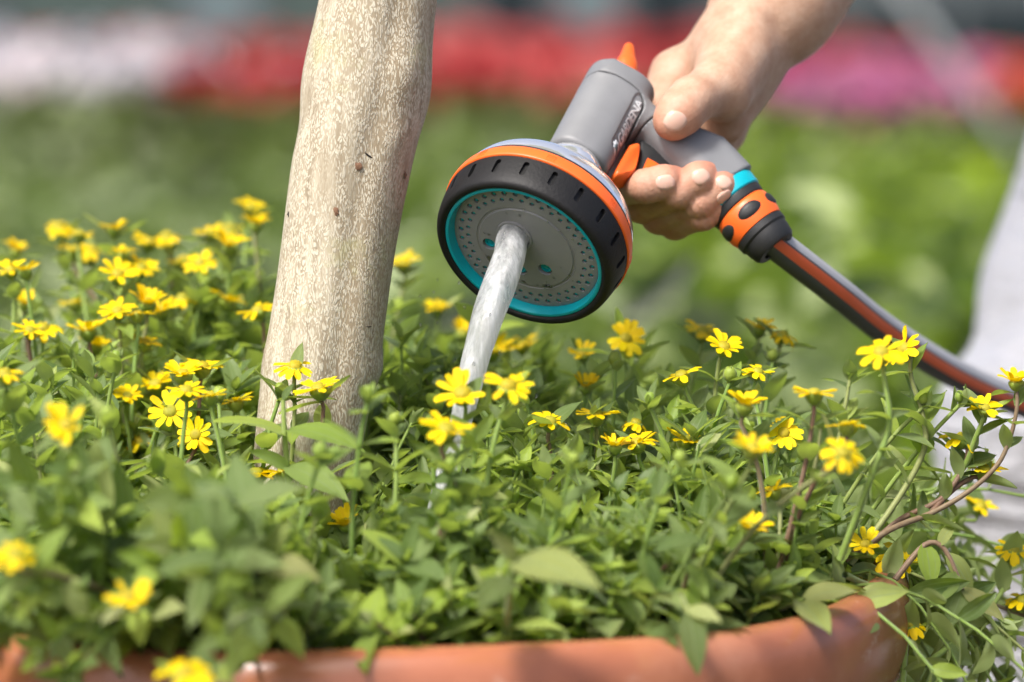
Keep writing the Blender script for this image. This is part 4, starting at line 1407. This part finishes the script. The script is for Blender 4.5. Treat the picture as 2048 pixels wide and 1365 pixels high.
FL = [  # px, py, depth, [facing tilt toward viewer], special label
    (118, 450, 2.00), (160, 468, 1.95), (228, 458, 1.95), (300, 484, 1.97), (333, 470, 1.99), (420, 465, 2.00), (458, 456, 2.02), (503, 415, 2.00, .3, 'topmost of the yellow flowers, at the back just left of the trunk'),
    (512, 447, 1.95), (460, 490, 1.92), (246, 506, 1.92), (400, 526, 1.93, .8), (366, 522, 1.98), (32, 500, 1.99), (20, 540, 1.87), (50, 541, 1.86), (236, 548, 1.87, .6),
    (284, 535, 1.92), (150, 500, 1.98), (184, 500, 2.00), (515, 620, 1.87), (455, 600, 1.92), (365, 595, 1.92), (295, 605, 1.86), (235, 622, 1.84), (274, 627, 1.84), (322, 621, 1.88), (50, 605, 1.90),
    (60, 660, 1.83), (85, 655, 1.84), (175, 660, 1.86), (190, 690, 1.88), (290, 685, 1.85), (8, 745, 1.64), (150, 605, 1.95), (405, 733, 1.79), (365, 748, 1.78), (310, 768, 1.84), (255, 792, 1.82),
    (340, 823, 1.765, 1.3, 'small yellow flower facing out, just above the sharp starry one left of the trunk'), (391, 870, 1.755, 1.5, 'sharp star-shaped yellow flower facing the viewer, left of the trunk foot'), (372, 780, 1.70), (420, 792, 1.70), (470, 803, 1.80), (282, 880, 1.83),
    (512, 945, 1.735), (568, 944, 1.73), (133, 850, 1.545, 1.0, 'big blurred yellow flower in the left foreground'), (258, 1195, 1.50, .9, 'blurred half-open yellow flower low in the left foreground'), (30, 1105, 1.49, .5, 'blurred yellow bloom at the lower left picture edge'),
    (370, 1345, 1.47, .6, 'big yellow flower cut off by the bottom edge, left of centre'), (692, 1046, 1.715, .5, 'yellow flower low in the leaves at the foot of the trunk'),
    (590, 731, 1.735, .4, 'yellow flower standing in front of the trunk, the upper of two'), (636, 776, 1.72, .2, 'yellow flower in front of the trunk, the lower right of two'), (805, 527, 2.00, .2, 'blurred yellow flower just right of the trunk behind, level with the spray head'), (875, 617, 1.97, .2, 'blurred yellow flower behind, left of the falling water'),
    (925, 664, 1.95), (985, 700, 1.93), (1045, 690, 1.93), (1165, 706, 1.88, .6), (1252, 677, 1.86, 1.2, 'yellow flower facing the viewer below the spray head on the right'), (1172, 772, 1.83), (1017, 770, 1.65, .6, 'large blurred yellow flower just right of the water jet'), (924, 786, 1.665, .9, 'yellow flower crossing in front of the water jet'),
    (893, 858, 1.625, .3, 'blurred yellow flower in front of the lower end of the water jet'), (1100, 842, 1.74), (1192, 828, 1.78), (1272, 845, 1.78), (1230, 891, 1.73), (1274, 885, 1.735), (1370, 879, 1.74), (1362, 750, 1.77), (1407, 662, 1.88), (1448, 693, 1.775, .5, 'crisp yellow flower below the hose coupling'), (1516, 743, 1.745), (1520, 655, 1.87), (1567, 669, 1.86),
    (1490, 808, 1.685), (1567, 866, 1.75, 1.2), (1505, 896, 1.60), (1628, 786, 1.675), (1692, 850, 1.66), (1686, 906, 1.60, 1.0, 'large bright blurred yellow flower right of centre above the rim'), (1762, 704, 1.67, .5, 'blurred yellow flower on a tall stem in front of the hose'), (1806, 697, 1.75, -.4, 'crisp yellow flower seen side-on in front of the hose'),
    (1546, 981, 1.70), (1500, 1055, 1.65), (1730, 1088, 1.725, .9, 'yellow flower resting just above the planter rim, left of a sharper one'), (1789, 1111, 1.75, 1.1, 'crisp yellow flower at the right end of the planter rim'), (1815, 1247, 1.735, .4, 'orange-yellow flower hanging beside the right end of the rim'),
    (1968, 940, 1.765, .2, 'half-spent yellow flower on a trailing branch at the right'), (1925, 875, 1.76, .3, 'yellow flower tilted on the trailing branch in front of the trousers'), (1970, 816, 1.75, .5, 'yellow flower upper right in front of the trousers'), (2032, 762, 1.75, .2, 'highest yellow flower at the right picture edge'), (2028, 1097, 1.80, .6, 'yellow flower low at the right picture edge'), (1962, 1012, 1.86, .4, 'small blurred yellow flower behind the trailing branch'),
    (2046, 1200, 1.8, .4, 'yellow flower cut by the right edge below the others')]
HID = np.array([(e[0], e[1], e[2], 48 if len(e) > 4 else (34 if e[2] < 1.85 else 24)) for e in FL])
PATHS = {(1806, 697): [(1700, 1130, 1.74), (1795, 1000, 1.75), (1848, 900, 1.752), (1845, 830, 1.752), (1822, 755, 1.751)],
         (2032, 762): [(1690, 1120, 1.735), (1780, 1060, 1.74), (1860, 1028, 1.75), (1935, 985, 1.75), (1995, 930, 1.75), (2022, 870, 1.75), (2034, 815, 1.75)],
         (1968, 940): [(1860, 1030, 1.755), (1900, 985, 1.76), (1945, 955, 1.763)],
         (1925, 875): [(1720, 1110, 1.75), (1800, 1040, 1.755), (1880, 1000, 1.758), (1925, 940, 1.76), (1935, 900, 1.76)],
         (1970, 816): [(1870, 1010, 1.765), (1930, 930, 1.76), (1950, 880, 1.755), (1966, 840, 1.752)],
         (1762, 704): [(1680, 1120, 1.68), (1740, 960, 1.67), (1778, 850, 1.67), (1770, 770, 1.67)],
         (2028, 1097): [(1850, 1330, 1.77), (1940, 1260, 1.785), (2000, 1190, 1.795), (2018, 1140, 1.80)],
         (1815, 1247): [(1800, 1420, 1.70), (1808, 1330, 1.725), (1812, 1290, 1.733)],
         (1789, 1111): [(1690, 1150, 1.70), (1740, 1170, 1.73), (1778, 1150, 1.748)]}
ORD = ['first', 'second', 'third', 'fourth', 'fifth', 'sixth', 'seventh', 'eighth', 'ninth', 'tenth', 'eleventh', 'twelfth', 'thirteenth', 'fourteenth', 'fifteenth', 'sixteenth', 'seventeenth', 'eighteenth', 'nineteenth', 'twentieth', 'last but one', 'last']


def zone(x, y):
    if x < 560:
        return 'topmost row left of the trunk' if y < 490 else ('upper row left of the trunk' if y < 580 else ('middle row left of the trunk' if y < 720 else 'lower row left of the trunk'))
    return 'row just under the spray head' if y < 720 and x < 1350 else ('upper row below the hose' if y < 760 else ('middle row right of the water' if y < 900 else 'low row above the rim'))


zl = {}
for e in FL:
    if len(e) < 5:
        zl.setdefault(zone(e[0], e[1]), []).append(e)
lab = {}
for z_, es in zl.items():
    es.sort(key=lambda e: e[0])
    for k, e in enumerate(es):
        lab[e[:2]] = 'yellow flower, %s from left in the %s' % (ORD[min(k, 21)], z_)
GRP = 'yellow flowers growing in the planter'


def soil_base(p, rnd):
    """where a stem that ends at p roots in the soil"""
    b = Vector((p.x, p.y, SOILZ + 0.004)) + Vector((rnd.uniform(-.02, .02), rnd.uniform(-.02, .02), 0))
    q = Vector((b.x - BC.x, b.y - BC.y))
    if q.length > 0.195:
        q = q.normalized() * rnd.uniform(0.175, 0.195)
    return Vector((BC.x + q.x, BC.y + q.y, b.z))


for e in FL:
    x, y, d = e[:3]
    tilt = e[3] if len(e) > 3 else None
    rnd = random.Random(x * 7919 + y)
    tip = P(x, y, d)
    if tilt is None:
        tilt = rnd.uniform(-0.1, 0.42)
    fac = Vector((rnd.uniform(-.35, .35), -tilt, 1.0 if tilt < 1.4 else 0.8)).normalized()
    if (x, y) == (1806, 697):
        fac = Vector((-0.75, -0.35, 0.6)).normalized()
    size = 1.02 * rnd.uniform(0.82, 1.16) * (1.12 if d < 1.7 else 1.0)
    end = tip - fac * 0.0045 * size
    label = e[4] if len(e) > 4 else lab[e[:2]]
    if (x, y) in PATHS:
        path = [Vector(q) for q in smooth_profile([tuple(P(*q)) for q in PATHS[(x, y)]] + [tuple(end)], 5)]
        mat = 'stem_brown' if x in (2032, 1925, 1968) else 'stem_green'
        root, o = stem_thing('flower_stem', label, 'flower', GRP, path, rnd, 3 + len(path) // 7, 0.021, mat, 0.0016, 0.0009, t0=0.25)
    else:
        b = soil_base(tip, rnd)
        mid = b.lerp(tip, 0.45) + Vector((rnd.uniform(-.012, .012), rnd.uniform(-.01, .01), 0.02))
        path = bez3(b, mid, end - fac * 0.004, 8) + [end]
        ln = (tip - b).length
        root, o = stem_thing('flower_stem', label, 'flower', GRP, path, rnd, max(3, int(ln / 0.022)), rnd.uniform(0.019, 0.026), 'stem_brown' if rnd.random() < 0.2 else 'stem_green', t0=0.3)
    flower_head(root, o, tip, fac, size, rnd, rnd.choice((10, 11, 12, 13, 13)))

BUDS = [(1460, 752, 1.76), (1920, 796, 1.75), (1545, 712, 1.84), (1848, 800, 1.75), (735, 790, 1.62), (1148, 920, 1.60), (1360, 918, 1.61), (1463, 968, 1.56), (790, 840, 1.66), (215, 830, 1.58), (150, 935, 1.53), (438, 792, 1.76), (350, 945, 1.78), (640, 905, 1.60),
        (232, 715, 1.72), (1700, 745, 1.80), (1300, 800, 1.72), (1230, 720, 1.80), (900, 930, 1.62), (560, 780, 1.74)]
for k, (x, y, d) in enumerate(BUDS):
    rnd = random.Random(x * 31 + y)
    tip = P(x, y, d); b = soil_base(tip, rnd)
    path = bez3(b, b.lerp(tip, 0.45) + Vector((rnd.uniform(-.01, .01), 0, 0.02)), tip - Vector((0, 0, 0.003)), 8)
    bl = {1460: 'closed green flower bud below the hose coupling, beside the crisp flower', 1920: 'closed green bud on a branch in front of the trousers'}.get(x)
    if bl is None:
        side = 'left of the trunk' if x < 520 else ('between trunk and water jet' if x < 920 else 'right of the water jet')
        same = sorted([q for q in BUDS if q[0] not in (1460, 1920) and (('left of the trunk' if q[0] < 520 else ('between trunk and water jet' if q[0] < 920 else 'right of the water jet')) == side)])
        bl = 'leafy stem with a closed green bud, %s from the left %s' % (ORD[same.index((x, y, d))], side)
    root, o = stem_thing('bud_stem', bl, 'bud', 'budding stems in the planter', path, rnd, max(3, int((tip - b).length / 0.022)), 0.022, t0=0.3, tip=True)
    obj('bud', BUD, root, frame(tip - o, Vector((1, 0, 0)), Vector((rnd.uniform(-.3, .3), rnd.uniform(-.3, .3), 1)), rnd.uniform(0.6, 0.85)))


# leafy shoots: canopy height over the bowl
def canopy(u, v):
    h = 0.070 + 0.030 * v - 0.018 * u + 0.010 * math.sin(u * 5 + 1) * math.sin(v * 4)
    r = math.hypot(u, v)
    if v < 0 and r > 0.8:
        h *= 1 - 0.55 * (r - 0.8) / 0.2
    if -0.55 < u < 0.12 and -0.62 < v < 0.0:
        h *= 0.55
    return max(h, 0.02)


def blocked(p):
    """inside the trunk or the falling water"""
    if p.z > SOILZ - 0.01:
        for q in ctr[14:120:6]:
            if abs(q[2] - p.z) < 0.02 and (q[0] - p.x) ** 2 + (q[1] - p.y) ** 2 < 0.033 ** 2:
                return True
        for q in pp[::4]:
            if abs(q[2] - p.z) < 0.015 and (q[0] - p.x) ** 2 + (q[1] - p.y) ** 2 < 0.0095 ** 2:
                return True
    return False


def shoot_path(u, v, rnd, spill=None):
    b = Vector((BC.x + u * 0.2, BC.y + v * 0.2, SOILZ + 0.002))
    r = math.hypot(u, v)
    h = canopy(u, v) * rnd.uniform(0.35, 1.12)
    out = Vector((u, v, 0)) * (0.022 * max(0, r - 0.6) * rnd.uniform(0.2, 2.0) / max(r, .01)) + Vector((rnd.gauss(0, .012), rnd.gauss(0, .012), 0))
    tip = b + out + Vector((0, 0, h + 0.024))
    if spill:
        d = Vector((u, v, 0)).normalized()
        tip = b + d * rnd.uniform(0.05, 0.05 + spill[0]) + Vector((rnd.gauss(0, .02), 0, rnd.uniform(*spill[1]) + 0.024))
        mid = b + d * 0.03 + Vector((0, 0, 0.065 * rnd.uniform(0.7, 1.2)))
        return bez3(b, mid, tip, 8)
    mid = b.lerp(tip, 0.5) + Vector((rnd.gauss(0, .008), rnd.gauss(0, .008), 0.008))
    return bez3(b, mid, tip, 7)


foliage, stems = Mass(), Mass()
n_th = 0
rs = random.Random(99)
cand = []
while len(cand) < 860:
    u, v = rs.uniform(-1, 1), rs.uniform(-1, 1)
    if u * u + v * v < 1:
        cand.append((u, v, None))
for k in range(26):                                     # over the front left of the rim
    a = R_(rs.uniform(196, 262)); cand.append((math.cos(a) * 0.95, math.sin(a) * 0.95, (0.05, (-0.02, 0.045))))
for k in range(46):                                     # over the right of the rim
    a = R_(rs.uniform(-24, 50)); cand.append((math.cos(a) * 0.97, math.sin(a) * 0.97, (0.075, (-0.07, 0.045))))
for k in range(26):
    a = R_(rs.uniform(0, 42)); cand.append((math.cos(a) * 0.97, math.sin(a) * 0.97, (0.10, (-0.12, 0.0))))
for k in range(50):
    a = R_(rs.uniform(60, 190)); cand.append((math.cos(a) * 0.95, math.sin(a) * 0.95, (0.04, (0.0, 0.08))))
for k, (u, v, sp_) in enumerate(cand):
    rnd = random.Random(k * 13 + 5)
    path = shoot_path(u, v, rnd, sp_)
    if blocked(path[0]) or blocked(path[-1]) or blocked(path[4]):
        continue
    npair = rnd.choice((5, 6, 6, 7)) if not sp_ else 9
    w = path[-1] - CAM; d = w.dot(FWD)
    px, py = w.dot(RIGHT) / d * FPX + 1024, 682.5 - w.dot(UP) / d * FPX
    seen = -60 < px < 2100 and -0 < py < 1400
    if sp_ and sp_[0] < 0.06 and v < 0 and px > 520:
        continue
    size = rnd.uniform(0.015, 0.030)
    if seen and n_th < 130 and not any(hides(q[0]) for q in leaf_set(path, random.Random(k * 13 + 5), npair, size, 0.15)[-6:]) and (v < -0.55 or sp_) and rnd.random() < 0.55:
        side = 'over the left front of the rim' if u < -0.2 and sp_ else ('trailing over the right side of the rim' if sp_ else 'standing in the front of the planter')
        root, o = stem_thing('leafy_shoot', 'leafy green shoot without a flower ' + side, 'plant', 'leafy shoots ' + side, path, rnd, npair, size, 'stem_brown' if rnd.random() < 0.25 else 'stem_green', t0=0.15, tip=True)
        n_th += 1
        continue
    ls = leaf_set(path, rnd, npair, size, 0.15, tip=True)
    hid = [hides(q[0]) for q in ls]
    if sum(hid) > 0.35 * len(ls) or all(hid[-4:]):
        continue
    for (m, ti), hd_ in zip(ls, hid):
        if hd_ or blocked(m.translation + m.to_3x3() @ Vector((0, 0.6, 0))):
            continue
        foliage.add(LT[ti] if seen else LT[ti], m, rnd.random())
    stems.add(stem_tube(path, 0.0011, 0.0007, 5), Matrix.Identity(4), rnd.random())


def leaf_px(root, o, a, b, me, upv=(0, -0.5, 1.0)):
    a, b = P(*a), P(*b)
    m = frame(a, b - a, Vector(upv), (b - a).length); m.translation = a - o
    obj('leaf', me, root, m)


def hero(label, path, leaves, mat='stem_green'):
    path = [Vector(q) for q in smooth_profile([tuple(P(*q)) for q in path], 4)]
    o = path[0]
    root = thing('leafy_shoot', label, 'plant', loc=o, group='leafy shoots with broad leaves')
    v, f, uv = stem_tube(path, 0.0015, 0.001)
    obj('stem', mesh('stem', [p - o for p in v], f, mat, uvs=uv), root)
    for a, b, k, up_ in leaves:
        leaf_px(root, o, a, b, (LEAF + YLEAF)[k], up_)


hero('shoot with broad dark leaves spreading across the foot of the trunk', [(585, 1090, 1.72), (578, 980, 1.705), (570, 880, 1.70), (566, 800, 1.70)],
     [((570, 868, 1.70), (440, 815, 1.69), 3, (0.1, -0.2, 1)), ((575, 862, 1.70), (728, 858, 1.69), 1, (0, -0.3, 1)), ((566, 800, 1.70), (585, 765, 1.70), 0, (-.6, -1, 0.5)), ((574, 935, 1.70), (690, 960, 1.68), 1, (0, -.5, 1)), ((574, 935, 1.70), (500, 900, 1.69), 2, (0, -.8, .6))])
hero('shoot with an upright pale leaf left of the trunk foot', [(520, 1120, 1.74), (508, 1060, 1.742), (500, 1015, 1.745)],
     [((499, 1020, 1.745), (453, 905, 1.745), 3, (0.3, 1, 0.1)), ((505, 1040, 1.743), (560, 1000, 1.74), 0, (0, -1, .5)), ((508, 1062, 1.742), (440, 1050, 1.73), 1, (0, -.6, 1))])
hero('blurred shoot with a pale broad leaf in front, centre foreground', [(1010, 1290, 1.60), (1020, 1180, 1.55), (1030, 1120, 1.53)],
     [((1030, 1125, 1.53), (1175, 1120, 1.50), 4, (0, -.7, 1)), ((1030, 1120, 1.53), (980, 1060, 1.52), 5, (0, -1, .5)), ((1022, 1160, 1.545), (960, 1190, 1.52), 3, (0, -.5, 1))])
hero('blurred pale shoot with fanned leaves at the lower left of the trunk', [(470, 1280, 1.60), (500, 1190, 1.56), (530, 1120, 1.54)],
     [((530, 1120, 1.54), (560, 1050, 1.53), 4, (-.3, -1, .5)), ((528, 1125, 1.54), (450, 1085, 1.52), 5, (0, -1, .6)), ((530, 1130, 1.54), (620, 1130, 1.52), 4, (0, -.8, .8)), ((520, 1150, 1.55), (440, 1160, 1.53), 3, (0, -.6, 1)), ((520, 1150, 1.55), (570, 1200, 1.53), 4, (.3, -.9, .6))], 'stem_brown')
hero('drooping leaf hanging over the rim right of centre', [(1360, 1190, 1.60), (1372, 1215, 1.575), (1380, 1228, 1.57)],
     [((1380, 1228, 1.57), (1395, 1330, 1.555), 1, (0, -1, .3)), ((1375, 1218, 1.573), (1440, 1235, 1.56), 0, (0, -.7, .8))])
hero('yellowing leaf lying on the right part of the rim', [(1560, 1215, 1.66), (1590, 1205, 1.655), (1610, 1200, 1.65)],
     [((1610, 1200, 1.65), (1712, 1155, 1.655), 4, (0, -.6, 1)), ((1600, 1205, 1.65), (1660, 1262, 1.62), 5, (0, -.7, 1))])
hero('shoot with large pale leaves below the trailing branch at the right', [(1790, 1160, 1.74), (1850, 1090, 1.745), (1890, 1100, 1.745), (1925, 1180, 1.74)],
     [((1880, 1090, 1.745), (1905, 1040, 1.745), 4, (-.5, -1, .3)), ((1895, 1110, 1.745), (1955, 1175, 1.74), 4, (.4, -1, .4)), ((1850, 1090, 1.745), (1870, 1170, 1.735), 3, (.3, -1, .2)), ((1925, 1180, 1.74), (2010, 1240, 1.735), 5, (.3, -1, .5)), ((1925, 1180, 1.74), (1900, 1250, 1.73), 3, (0, -1, .2)), ((1915, 1150, 1.74), (1860, 1210, 1.73), 0, (0, -1, .4))], 'stem_brown')
hero('leafy shoot standing in front of the lower end of the water', [(930, 1240, 1.68), (938, 1090, 1.665), (945, 960, 1.66), (950, 880, 1.66)],
     [((950, 880, 1.66), (985, 830, 1.655), 0, (.3, -1, .4)), ((950, 880, 1.66), (905, 835, 1.655), 1, (-.3, -1, .4)), ((946, 930, 1.66), (880, 905, 1.65), 3, (0, -.7, 1)), ((946, 930, 1.66), (1015, 900, 1.65), 1, (0, -.7, 1)), ((942, 1000, 1.662), (870, 985, 1.65), 0, (0, -.7, 1)), ((942, 1000, 1.662), (1010, 985, 1.65), 3, (0, -.7, 1)), ((948, 905, 1.66), (925, 860, 1.65), 2, (0, -1, .3))])
hero('leafy shoot beside the water, right of the trunk foot', [(880, 1230, 1.69), (872, 1100, 1.68), (868, 980, 1.675), (866, 915, 1.675)],
     [((866, 915, 1.675), (905, 870, 1.67), 0, (.3, -1, .4)), ((866, 915, 1.675), (820, 880, 1.67), 2, (-.3, -1, .4)), ((867, 960, 1.675), (930, 945, 1.665), 3, (0, -.7, 1)), ((867, 960, 1.675), (800, 945, 1.665), 1, (0, -.7, 1)), ((870, 1030, 1.677), (930, 1010, 1.665), 0, (0, -.7, 1)), ((870, 1030, 1.677), (805, 1020, 1.665), 3, (0, -.7, 1)), ((872, 1090, 1.68), (935, 1080, 1.665), 1, (0, -.7, 1))])
# large soft shoots hanging forward over the left front of the rim
fr_ = random.Random(4242)
for k in range(13):
    x = fr_.uniform(-30, 560); y = fr_.uniform(960, 1330)
    d = 1.545 - 0.10 * fr_.random() - 0.03 * (y > 1200)
    if any((q[0] - x) ** 2 + (q[1] - y) ** 2 < 75 ** 2 for q in FL if q[2] < 1.6):
        continue
    tip_ = P(x, y, d); b = soil_base(tip_, fr_)
    b.z = SOILZ + 0.004
    mid_ = Vector(((b.x + tip_.x) / 2, (b.y + tip_.y) / 2, max(b.z + 0.045, tip_.z + 0.01)))
    lb = 'blurred leafy shoot leaning over the left front rim, %s' % ('near the left edge' if x < 180 else ('below the left flowers' if x < 370 else 'left of the trunk foot'))
    stem_thing('leafy_shoot', lb, 'plant', lb, bez3(b, mid_, tip_, 8), fr_, 4, fr_.uniform(0.024, 0.034), t0=0.45, tip=True)
fo = obj('foliage', foliage.build('foliage', 'leaf'))
tag(fo, 'dense small grey-green leaves filling the planter', 'leaves', kind='stuff')
so = obj('stems', stems.build('stems', 'stem_green'))
tag(so, 'thin green stems among the leaves in the planter', 'stems', kind='stuff')
# ------------------------------------------------------------------ nursery beds behind
def bed(name, label, cat, x0, x1, y0, y1, z0, z1, n, size, mat, seed, clump=0.45, hang=0.25):
    r = random.Random(seed)
    ms = Mass()
    cl_ = []
    yy = y0
    while yy < y1:
        xx = x0 + r.uniform(0, clump)
        while xx < x1:
            cl_.append((xx + r.uniform(-.3, .3) * clump, yy + r.uniform(-.3, .3) * clump, r.uniform(0.55, 1.0), r.random()))
            xx += clump
        yy += clump
    per = max(1, n // len(cl_))
    for cx, cy, ch, cr in cl_:
        top_ = z0 + (z1 - z0) * ch
        for k in range(per):
            d = Vector((r.gauss(0, 1), r.gauss(0, 1), abs(r.gauss(0, 1)) + 0.1)).normalized()
            rad = clump * 0.62 * r.random() ** 0.33
            p = Vector((cx + d.x * rad, cy + d.y * rad, max(0.02, z0 + (top_ - z0) * (d.z * (rad / (clump * 0.62)) * 0.7 + 0.3))))
            dd = Vector((d.x + r.gauss(0, .5), d.y + r.gauss(0, .5), r.uniform(-.4, .5)))
            upv = d + Vector((r.gauss(0, 1.0), r.gauss(0, 1.0), 0.5))
            ms.add(LT_S[k % 3] if mat.startswith('bg') else FT[k % 2], frame(p, dd, upv, size * r.uniform(0.6, 1.3)), (r.random() * 0.62 + cr * 0.38))
    o = obj(name, ms.build(name, mat))
    return tag(o, label, cat, kind='stuff')


FT = [leaf_template(2, 2, 1, 1.0, 0.3, 0.3, 'petal'), leaf_template(2, 2, 1, 0.9, 0.1, 0.5, 'petal')]
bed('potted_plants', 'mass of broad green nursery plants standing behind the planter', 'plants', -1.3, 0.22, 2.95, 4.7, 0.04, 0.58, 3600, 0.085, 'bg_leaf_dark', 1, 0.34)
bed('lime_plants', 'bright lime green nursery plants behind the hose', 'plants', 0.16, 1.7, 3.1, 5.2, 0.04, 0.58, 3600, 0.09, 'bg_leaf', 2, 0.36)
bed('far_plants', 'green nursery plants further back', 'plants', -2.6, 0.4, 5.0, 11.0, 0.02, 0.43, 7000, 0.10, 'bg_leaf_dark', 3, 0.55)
bed('far_lime_plants', 'pale green nursery plants further back on the right', 'plants', 0.4, 3.4, 5.4, 10.4, 0.02, 0.43, 5500, 0.10, 'bg_leaf', 4, 0.55)
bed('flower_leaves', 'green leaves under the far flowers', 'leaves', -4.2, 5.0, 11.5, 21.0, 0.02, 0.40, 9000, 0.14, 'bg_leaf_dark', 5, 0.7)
bed('white_flowers', 'bed of white flowers far behind on the left', 'flowers', -2.3, -0.92, 11.4, 13.2, 0.42, 0.56, 2000, 0.07, 'white_flowers', 6, 0.4)
bed('red_flowers', 'bed of red flowers behind the trunk', 'flowers', -0.95, 0.9, 12.5, 16.5, 0.40, 0.53, 2600, 0.08, 'red_flowers', 7, 0.5)
bed('deep_red_flowers', 'strip of dark red flowers left of the trunk', 'flowers', -0.92, -0.35, 11.4, 12.4, 0.40, 0.51, 600, 0.07, 'deep_red_flowers', 8, 0.4)
bed('orange_red_flowers', 'far band of orange-red flowers in the background', 'flowers', -4.4, 1.8, 16.5, 22.0, 0.30, 0.44, 3600, 0.09, 'orange_red_flowers', 9, 0.6)
bed('pink_flowers', 'bed of pink and violet flowers right of the arm', 'flowers', 0.80, 1.32, 10.6, 13.2, 0.39, 0.52, 1300, 0.07, 'pink_flowers', 10, 0.4)
bed('scarlet_flowers', 'patch of scarlet flowers at the right edge far behind', 'flowers', 1.30, 2.2, 10.2, 11.6, 0.40, 0.54, 1100, 0.07, 'orange_red_flowers', 11, 0.4)

# greenhouse front far behind: panels between posts, rails across
gh_ = thing('greenhouse', 'dim glazed greenhouse front across the far background', 'building', loc=(0, 28, 0))
segs = [(-16, -7, 'panel_teal'), (-7, -3.6, 'panel_teal'), (-3.6, -2.35, 'panel_teal'), (-2.35, -1.75, 'panel_pale'), (-1.75, -0.25, 'panel_teal'), (-0.25, 0.25, 'panel_dark'), (0.25, 0.8, 'panel_pale'), (0.8, 1.35, 'panel_dark'), (1.35, 2.4, 'panel_teal'), (2.4, 3.1, 'panel_dark'), (3.1, 4.4, 'panel_dark'), (4.4, 8, 'panel_dark'), (8, 16, 'panel_teal')]
for a, b, m_ in segs:
    v, f = boxmesh((a + 0.03, -0.02, 0.05), (b - 0.03, 0.02, 3.6))
    obj('panel', mesh('panel', v, f, m_, smooth=False), gh_)
for a in sorted({s_[0] for s_ in segs} | {16}):
    v, f = boxmesh((a - 0.045, -0.06, 0), (a + 0.045, 0.06, 3.7)); obj('post', mesh('post', v, f, 'rail_grey', smooth=False), gh_)
for z in (0.04, 1.35, 2.6, 3.7):
    v, f = boxmesh((-16, -0.075, z - 0.04), (16, 0.075, z + 0.04)); obj('rail', mesh('rail', v, f, 'rail_grey', smooth=False), gh_)
v, f = join([([(-16, -0.2, 3.72), (16, -0.2, 3.72), (16, 9, 6.2), (-16, 9, 6.2), (-16, -0.2, 3.78), (16, -0.2, 3.78), (16, 9, 6.26), (-16, 9, 6.26)], boxmesh((0, 0, 0), (1, 1, 1))[1])])
obj('roof', mesh('roof', v, f, 'panel_teal', smooth=False), gh_)
# low grey bench with a rail behind the flowers on the right
bn = thing('bench', 'low grey nursery bench far behind on the right', 'bench', loc=(2.6, 19, 0))
for nm, lo, hi in (('bench_top', (-1.3, -0.6, 0.62), (2.4, 0.6, 0.70)), ('back_rail', (-1.3, 0.5, 0.70), (2.4, 0.54, 0.80)), ('leg', (-1.2, -0.5, 0), (-1.14, -0.44, 0.62)), ('leg', (2.2, -0.5, 0), (2.26, -0.44, 0.62)), ('leg', (-1.2, 0.44, 0), (-1.14, 0.5, 0.62)), ('leg', (2.2, 0.44, 0), (2.26, 0.5, 0.62))):
    v, f = boxmesh(lo, hi); obj(nm, mesh(nm, v, f, 'rail_grey', smooth=False), bn)
# leaning pale pole
a = P(1790, -30, 9.4); b = P(1930, 165, 9.4); dr_ = (a - b).normalized()
foot = b - dr_ * (b.z / dr_.z) if dr_.z > 0 else b
v, f, uv = tube([foot, b, a + dr_ * 1.6], 0.014, 12)
tag(obj('leaning_pole', mesh('leaning_pole', v, f, 'metal_pale')), 'thin pale pole leaning in the background at the upper right', 'pole')
